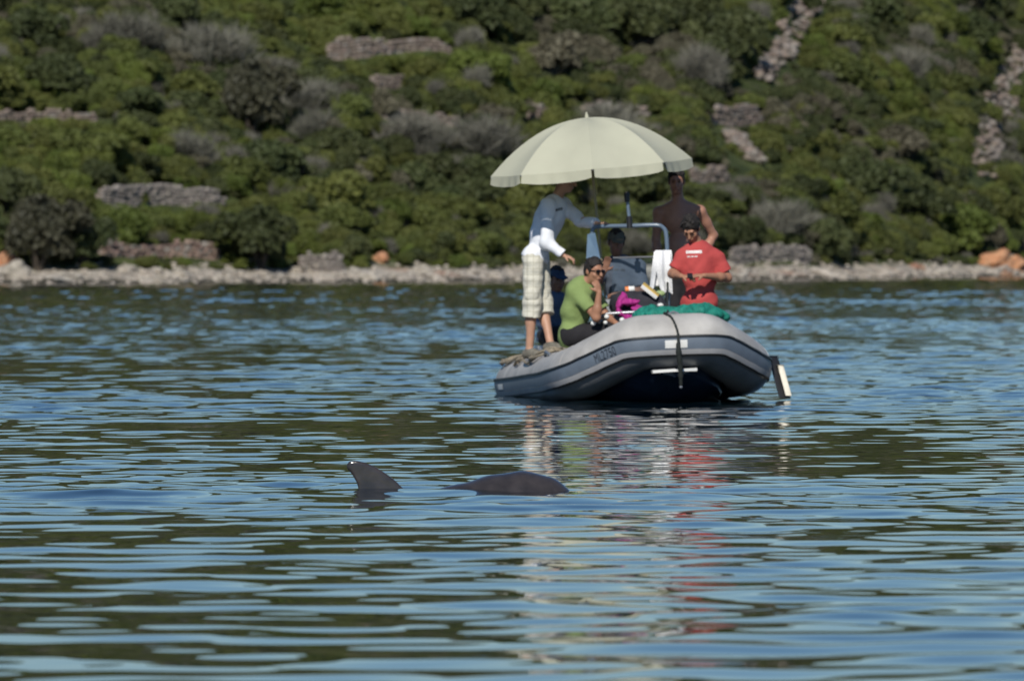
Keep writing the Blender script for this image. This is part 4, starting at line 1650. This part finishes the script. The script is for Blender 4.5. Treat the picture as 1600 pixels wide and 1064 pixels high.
    if hair:
        hs = Solid()
        hv_ = hair if isinstance(hair, float) else 1.0
        fringe = .050 if hv_ > 1.05 else .066
        cutp = [(H(0, .066, fringe), unit(hf * .8 - hu * .6))]
        hs.ell(H(0, -.014, .044), np.array((.080, .100, .094)) * (1 + (hv_ - 1) * .5), Rh, k=.02, cut=cutp)
        hs.ell(H(0, -.055, -.01), (.070, .058, .07), Rh, k=.03, cut=[(H(0, 0, -.055), -hu)])
        r_h = random.Random(len(label))
        for q in range(60):
            th, ph_ = r_h.uniform(0, 2 * PI), r_h.uniform(.05, 1.45)
            dx, dy, dz = math.sin(ph_) * math.cos(th), math.sin(ph_) * math.sin(th), math.cos(ph_)
            if dy > .55 and dz < .6: continue
            a_ = H(dx * .078, -.012 + dy * .095, .042 + dz * .088)
            b_ = H(dx * .084 * hv_ + r_h.uniform(-.010, .010), -.008 + dy * .104 * hv_ + .012 * (dy > .2), .042 + dz * .095 * hv_)
            hs.cap(a_, b_, .016, .006, k=.010)
        for q in (-1, 1):
            hs.cap(H(q * .067, .012, .03), H(q * .069, .014, -.014), .015, .009, k=.02)
        link('hair', hs.mesh('hair', h=.006, wrinkle=.003, wscale=70, base=base, iters=1), M['hair'], body)
    if cap:
        cs = Solid()
        cs.ell(H(0, -.012, .050), (.086, .106, .082), Rh, k=.02, cut=[(H(0, 0, .035), -hu)])
        bs = frame(hl, unit(hu + hf * .25))
        cs.ell(H(0, .125, .040), (.070, .075, .010), np.stack([bs[:, 0], -bs[:, 1] if bs[:, 1] @ hf < 0 else bs[:, 1], bs[:, 2]], 1), k=.012)
        link('cap', cs.mesh('cap', h=.007, base=base, iters=1), cap, body)
    if glasses:
        gs = Solid()
        for q in (-1, 1):
            gs.ell(H(q * .032, .100, .010), (.029, .010, .020), Rh, k=.008)
            gs.cap(H(q * .058, .090, .014), H(q * .080, -.005, .010), .0055, .0055, k=.006)
        gs.cap(H(-.02, .106, .014), H(.02, .106, .014), .006, .006, k=.006)
        link('sunglasses', gs.mesh('sunglasses', h=.005, base=base, iters=1), M['lens'], body)
    elif face:
        for q in (-1, 1):
            es = Solid()
            es.ell(H(q * .031, .084, .009), (.013, .010, .007), Rh)
            link('eye', es.mesh('eye', h=.005, base=base, iters=1), M['eye'], body)
            es = Solid()
            es.cap(H(q * .016, .096, .031), H(q * .048, .082, .032), .005, .004)
            link('eyebrow', es.mesh('eyebrow', h=.004, base=base, iters=0), M['hair'], body)
    if face:
        es = Solid()
        es.cap(H(-.016, .093, -.063), H(.016, .093, -.063), .0075, .0075)
        link('lips', es.mesh('lips', h=.005, base=base, iters=1), M['lip'], body)
    if beard:
        es = Solid()
        es.ell(H(0, .034, -.072), (.060, .058, .040), Rh, cut=[(H(0, 0, -.052), hu)])
        es.cap(H(-.024, .088, -.047), H(.024, .088, -.047), .009, .009, k=.02)
        link('beard', es.mesh('beard', h=.007, wrinkle=.002, wscale=60, base=base, iters=1), M['hair'], body)
    if shoes:
        for a in 'lr':
            fs_ = Solid()
            d = unit((g['t' + a] - g['a' + a]) * np.array([1, 1, .4]))
            fs_.cap(g['a' + a] - d * .035 + np.array([0, 0, -.035]), g['t' + a] + d * .03 + np.array([0, 0, -.004]), .046, .040, k=.02)
            fs_.cap(g['a' + a] + np.array([0, 0, -.01]), mid('a' + a, 't' + a, .5), .047, .042, k=.02)
            link('shoe', fs_.mesh('shoe', h=.008, wrinkle=.002, wscale=50, base=base, iters=1), shoes, body)
    return body


def joints(Y, **kw):
    out = {}
    for k, v in kw.items():
        out[k] = np.asarray(v[1], float) if isinstance(v[0], str) else at(v[0], v[1], Y + (v[2] if len(v) > 2 else 0))
    return out


V = lambda x, y, z: ('v', (x, y, z))

# 1: standing on the port tube, reaching towards the console
J = joints(85.9, pelvis=(836, 402), neck=(870, 310), head=(884, 281, -.02), face=V(.93, -.25, -.28), sl=(880, 322, .18), sr=(858, 321, -.17),
           el=(907, 345, -.04), wl=(933, 350, -.36), er=(853, 380, -.24), wr=(880, 399, -.28), hl=(842, 408, .10), hr=(833, 410, -.09),
           kl=(848, 474, .06), al=(860, 538, -.12), tl=(880, 546, -.18), kr=(832, 474, -.10), ar=(827, 548, -.08), tr=(846, 555, -.16))
person('person in white long-sleeved shirt and beige cargo shorts standing on the boat tube', J, SKIN['fair'], at(838, 558, 86.0),
       shirt=dict(sleeve='long', hem=.02, m=M['shirt_white'], wr=.011), legs=dict(name='cargo_shorts', waist=.045, len=.30, m=M['cargo'], r=(.104, .096, .098), wr=.006, ws=24, wan=(.55, .55, 1.5), pocket=(-.1, -.9, 0)),
       shoes=M['shoe'], hands={'r': ((.9, -.1, -.30), (-.3, .2, -1), .75, -1), 'l': ((.95, -.1, .12), (0, 0, -1), .9, 1)},
       print_=[(868, 879, 324, 328, 85.9, M['ink'], .2, 2)])

# 2: seated far aft in blue
J = joints(87.2, pelvis=(864, 524), neck=(868, 460), head=(870, 437, -.03), face=V(.35, -.9, -.1), sl=(887, 472, -.02), sr=(853, 471, .02),
           el=(890, 500, -.1), wl=(878, 515, -.3), er=(848, 505, -.05), wr=(862, 518, -.28), hl=(872, 526, -.02), hr=(857, 526, 0),
           kl=(885, 522, -.42), al=(886, 580, -.42), tl=(890, 592, -.55), kr=(862, 524, -.42), ar=(862, 582, -.40), tr=(866, 594, -.55))
person('person in a blue shirt and dark cap sitting half hidden behind the standing legs', J, SKIN['deep'], at(866, 540, 87.2),
       shirt=dict(sleeve='long', hem=.06, m=M['shirt_blue']), legs=dict(len=.95, m=M['trouser']), cap=M['cap_navy'], shoes=M['shoe'])

# 3: sitting on the port tube in green, hand at the mouth
J = joints(84.65, pelvis=(893, 518), neck=(911, 436, -.06), head=(928, 424, -.12), face=V(.66, -.74, -.12), sl=(928, 452, .16), sr=(899, 455, -.14),
           el=(946, 494, .16), wl=(962, 505, -.12), er=(932, 496, -.30), wr=(936, 457, -.33), hl=(897, 522, .09), hr=(892, 525, -.09),
           kl=(960, 514, .05), al=(962, 575, .05), tl=(985, 585, 0), kr=(950, 518, -.14), ar=(955, 580, -.12), tr=(978, 592, -.2))
person('person in lime green t-shirt and sunglasses sitting with hand held to the mouth', J, SKIN['tan'], at(893, 535, 84.65),
       shirt=dict(sleeve='short', hem=.15, len=.72, m=M['shirt_green']), legs=dict(len=.95, m=M['trouser']), glasses=True, shoes=M['shoe'],
       hands={'r': ((-.30, -.05, 1), (-.55, .75, .1), 1.35, 1), 'l': ((.8, -.5, -.2), (0, 0, -1), .6, 1)})

# 4: seated behind the console in slate blue, one hand raised
J = joints(86.0, pelvis=(976, 480), neck=(966, 403, -.03), head=(963, 379, -.06), face=V(.10, -.97, -.15), sl=(996, 416, -.02), sr=(944, 417, 0),
           el=(1004, 455, -.12), wl=(970, 459, -.36), er=(930, 447, -.20), wr=(944, 424, -.44), hl=(986, 484, -.02), hr=(966, 484, -.02),
           kl=(992, 492, -.38), al=(992, 545, -.34), tl=(992, 556, -.5), kr=(960, 492, -.38), ar=(960, 545, -.34), tr=(960, 556, -.5))
person('person in slate blue t-shirt and drab cap seated behind the windscreen', J, SKIN['deep'], at(976, 500, 86.0),
       shirt=dict(sleeve='short', hem=.06, len=.85, m=M['shirt_grey']), legs=dict(len=.95, m=M['trouser']), cap=M['cap_drab'], shoes=M['shoe'],
       hands={'r': ((.30, -.1, 1), (.25, -.95, .1), .40, 1), 'l': ((-1, -.2, 0), (0, 0, -1), .8, -1)},
       print_=[(952, 978, 421, 424, 85.9, M['ink'], -.05, 2)])

# 5: bare chested, standing at the back
J = joints(86.5, pelvis=(1066, 432), neck=(1060, 312), head=(1057, 284, -.04), face=V(-.05, -.98, -.16), sl=(1094, 330, 0), sr=(1029, 332, 0),
           el=(1115, 368, .12), wl=(1092, 408, .02), er=(1025, 374, .04), wr=(1028, 415, -.08), hl=(1077, 438, 0), hr=(1056, 438, 0),
           kl=(1080, 490, -.02), al=(1080, 540, .02), tl=(1082, 546, -.12), kr=(1052, 490, -.02), ar=(1052, 540, .02), tr=(1050, 546, -.12))
person('bare chested person standing behind the red t-shirt, hand on hip', J, SKIN['tattoo'], at(1066, 545, 86.2),
       legs=dict(name='shorts', len=-.06, m=M['trouser']), beard=False, build=1.08,
       hands={'l': ((-.7, -.3, .25), (-.4, 0, -.9), .7, -1), 'r': ((0, -.1, -1), (.8, .2, 0), .4, 1)})

# 6: red t-shirt, looking down at something in the hands
J = joints(84.3, pelvis=(1093, 470), neck=(1091, 380, .02), head=(1080, 357, -.07), face=V(-.22, -.68, -.68), sl=(1119, 403, .02), sr=(1067, 402, 0),
           el=(1137, 434, .02), wl=(1100, 431, -.27), er=(1050, 428, 0), wr=(1065, 432, -.26), hl=(1104, 476, 0), hr=(1083, 476, 0),
           kl=(1106, 540, -.05), al=(1106, 597, .02), tl=(1108, 605, -.14), kr=(1081, 540, -.05), ar=(1081, 597, .02), tr=(1079, 605, -.14))
person('dark haired person in a red t-shirt looking down at a phone held in both hands', J, SKIN['tan'], at(1093, 605, 84.3),
       hair=1.12, shirt=dict(sleeve='short', hem=.05, len=.72, m=M['shirt_red']), legs=dict(len=.95, m=M['trouser']), shoes=M['shoe'],
       hands={'l': ((-1, -.25, .05), (0, .3, -1), .75, 1), 'r': ((1, -.35, .0), (0, .3, -1), .75, -1)},
       print_=[(1074, 1099, 391.5, 396, 84.2, M['white'], .02, 1), (1076, 1092, 400, 402, 84.2, M['white'], .02, 2)])
p = at(1078, 431, 83.93)
ph = MB().box((0, 0, 0), (.026, .035, .008), Matrix.Rotation(math.radians(35), 3, 'X')).build('phone', M['black'], None, bevel=.003)
ph.location = tuple(p)
tag(ph, 'small black phone held in the hands of the person in red', 'phone')

# tattoo ink on the upper arm of the bare chested person
nt = tat.node_tree
b = nt.nodes['Principled BSDF']
src = b.inputs['Base Color'].links[0].from_socket
tc = nt.nodes.new('ShaderNodeNewGeometry')
vd = nt.nodes.new('ShaderNodeVectorMath')
vd.operation = 'DISTANCE'
nt.links.new(tc.outputs['Position'], vd.inputs[0])
vd.inputs[1].default_value = tuple(at(1099, 324, 86.13))
mr = nt.nodes.new('ShaderNodeMapRange')
mr.inputs['From Min'].default_value = .075
mr.inputs['From Max'].default_value = .055
nt.links.new(vd.outputs['Value'], mr.inputs['Value'])
nz = nt.nodes.new('ShaderNodeTexNoise')
nz.inputs['Scale'].default_value = 34
nt.links.new(tc.outputs['Position'], nz.inputs['Vector'])
m2 = nt.nodes.new('ShaderNodeMapRange')
m2.inputs['From Min'].default_value = .50
m2.inputs['From Max'].default_value = .56
m2.inputs['To Max'].default_value = .75
nt.links.new(nz.outputs['Fac'], m2.inputs['Value'])
mu = nt.nodes.new('ShaderNodeMath')
mu.operation = 'MULTIPLY'
nt.links.new(mr.outputs['Result'], mu.inputs[0])
nt.links.new(m2.outputs['Result'], mu.inputs[1])
mx = nt.nodes.new('ShaderNodeMix')
mx.data_type = 'RGBA'
nt.links.new(mu.outputs[0], mx.inputs['Factor'])
nt.links.new(src, mx.inputs['A'])
mx.inputs['B'].default_value = (.10, .12, .12, 1)
nt.links.new(mx.outputs['Result'], b.inputs['Base Color'])

# ------------------------------------------------------------------ dolphin
DY = 53.5
s = Solid()
sp = [(.47, -.20, .07), (.345, -.155, .112), (.20, -.110, .180), (.07, -.110, .216), (-.10, -.140, .222), (-.32, -.20, .222), (-.55, -.24, .222), (-.85, -.26, .205), (-1.15, -.29, .165), (-1.45, -.33, .115), (-1.75, -.37, .07), (-1.92, -.38, .045)]
for a, b in zip(sp[:-1], sp[1:]):
    s.cap((a[0], DY, a[1]), (b[0], DY, b[1]), a[2], b[2], k=.05)
s.cap((.44, DY, -.20), (.60, DY, -.25), .045, .028, k=.04)      # beak
for q in (-1, 1):
    s.cap((.02, DY + q * .16, -.24), (-.16, DY + q * .36, -.36), .05, .015, k=.04)         # flippers
    s.cap((-1.90, DY, -.38), (-2.10, DY + q * .26, -.38), .04, .012, k=.03)               # flukes
fin_px = [(668, 800), (643, 772), (629, 762), (618, 751), (602, 739), (586, 729), (569, 722), (553, 719), (545, 721), (541, 727), (543, 733), (550, 741), (556, 751), (560, 762), (560, 776), (556, 800)]
fp = np.array([at(x, y, DY)[[0, 2]] for x, y in fin_px])


def fin_d(P):
    x, z = P[..., 0], P[..., 2]
    d = np.full(x.shape, 1e9)
    sgn = np.ones(x.shape)
    n = len(fp)
    for i in range(n):
        a, b = fp[i], fp[(i + 1) % n]
        e = b - a
        wx, wz = x - a[0], z - a[1]
        t = np.clip((wx * e[0] + wz * e[1]) / (e @ e), 0, 1)
        d = np.minimum(d, (wx - e[0] * t) ** 2 + (wz - e[1] * t) ** 2)
        c1, c2 = z >= a[1], z < b[1]
        c3 = e[0] * wz > e[1] * wx
        sw = (c1 & c2 & c3) | (~c1 & ~c2 & ~c3)
        sgn = np.where(sw, -sgn, sgn)
    d2 = np.sqrt(d) * sgn
    th = .024 - .055 * np.clip(z, 0, .3)
    dy = np.abs(P[..., 1] - DY) - np.clip(th, .007, .03)
    q = np.maximum(d2 + .010, 0)
    w = np.maximum(dy + .006, 0)
    return np.minimum(np.maximum(d2, dy), 0) + np.sqrt(q * q + w * w) - .009


s.fn(fin_d, (fp[:, 0].min(), DY - .04, fp[:, 1].min()), (fp[:, 0].max(), DY + .04, fp[:, 1].max()), k=.035)
dme = s.mesh('dolphin', h=.0085, base=(0, DY, 0), iters=2)
dol = link('dolphin', dme, M['dolphin'])
dol.location = (0, DY, 0)
tag(dol, 'dark grey dolphin surfacing, curved fin and arched wet back above the water', 'dolphin')

# ------------------------------------------------------------------ tell apart the few shrubs and rocks that share a description
same = {}
for o in SC.objects:
    if o.parent is None and o.get('group') in ('shrubs of the hillside scrub', 'rocks strewn along the shore'):
        same.setdefault(o['label'], []).append(o)
ORD = ['first', 'second', 'third', 'fourth', 'fifth', 'sixth']
NUM = {2: 'two', 3: 'three', 4: 'four', 5: 'five', 6: 'six'}
for lab, obs in same.items():
    n = len(obs)
    if n < 2 or n > 6: continue
    if 'shrub' in lab and n <= 3:
        obs.sort(key=lambda q: to_px(q.location)[1])
        for o, wd in zip(obs, ['upper', 'lower'] if n == 2 else ['upper', 'middle', 'lower']): o['label'] = (lab + ', ' + wd + ' of ' + NUM[n]) if len(lab.replace('-', ' ').split()) < 13 else lab
    else:
        obs.sort(key=lambda q: to_px(q.location)[0])
        for o, wd in zip(obs, ORD): o['label'] = (lab + ', ' + wd + ' of ' + NUM[n] + ' from left') if len(lab.replace('-', ' ').split()) < 12 else lab
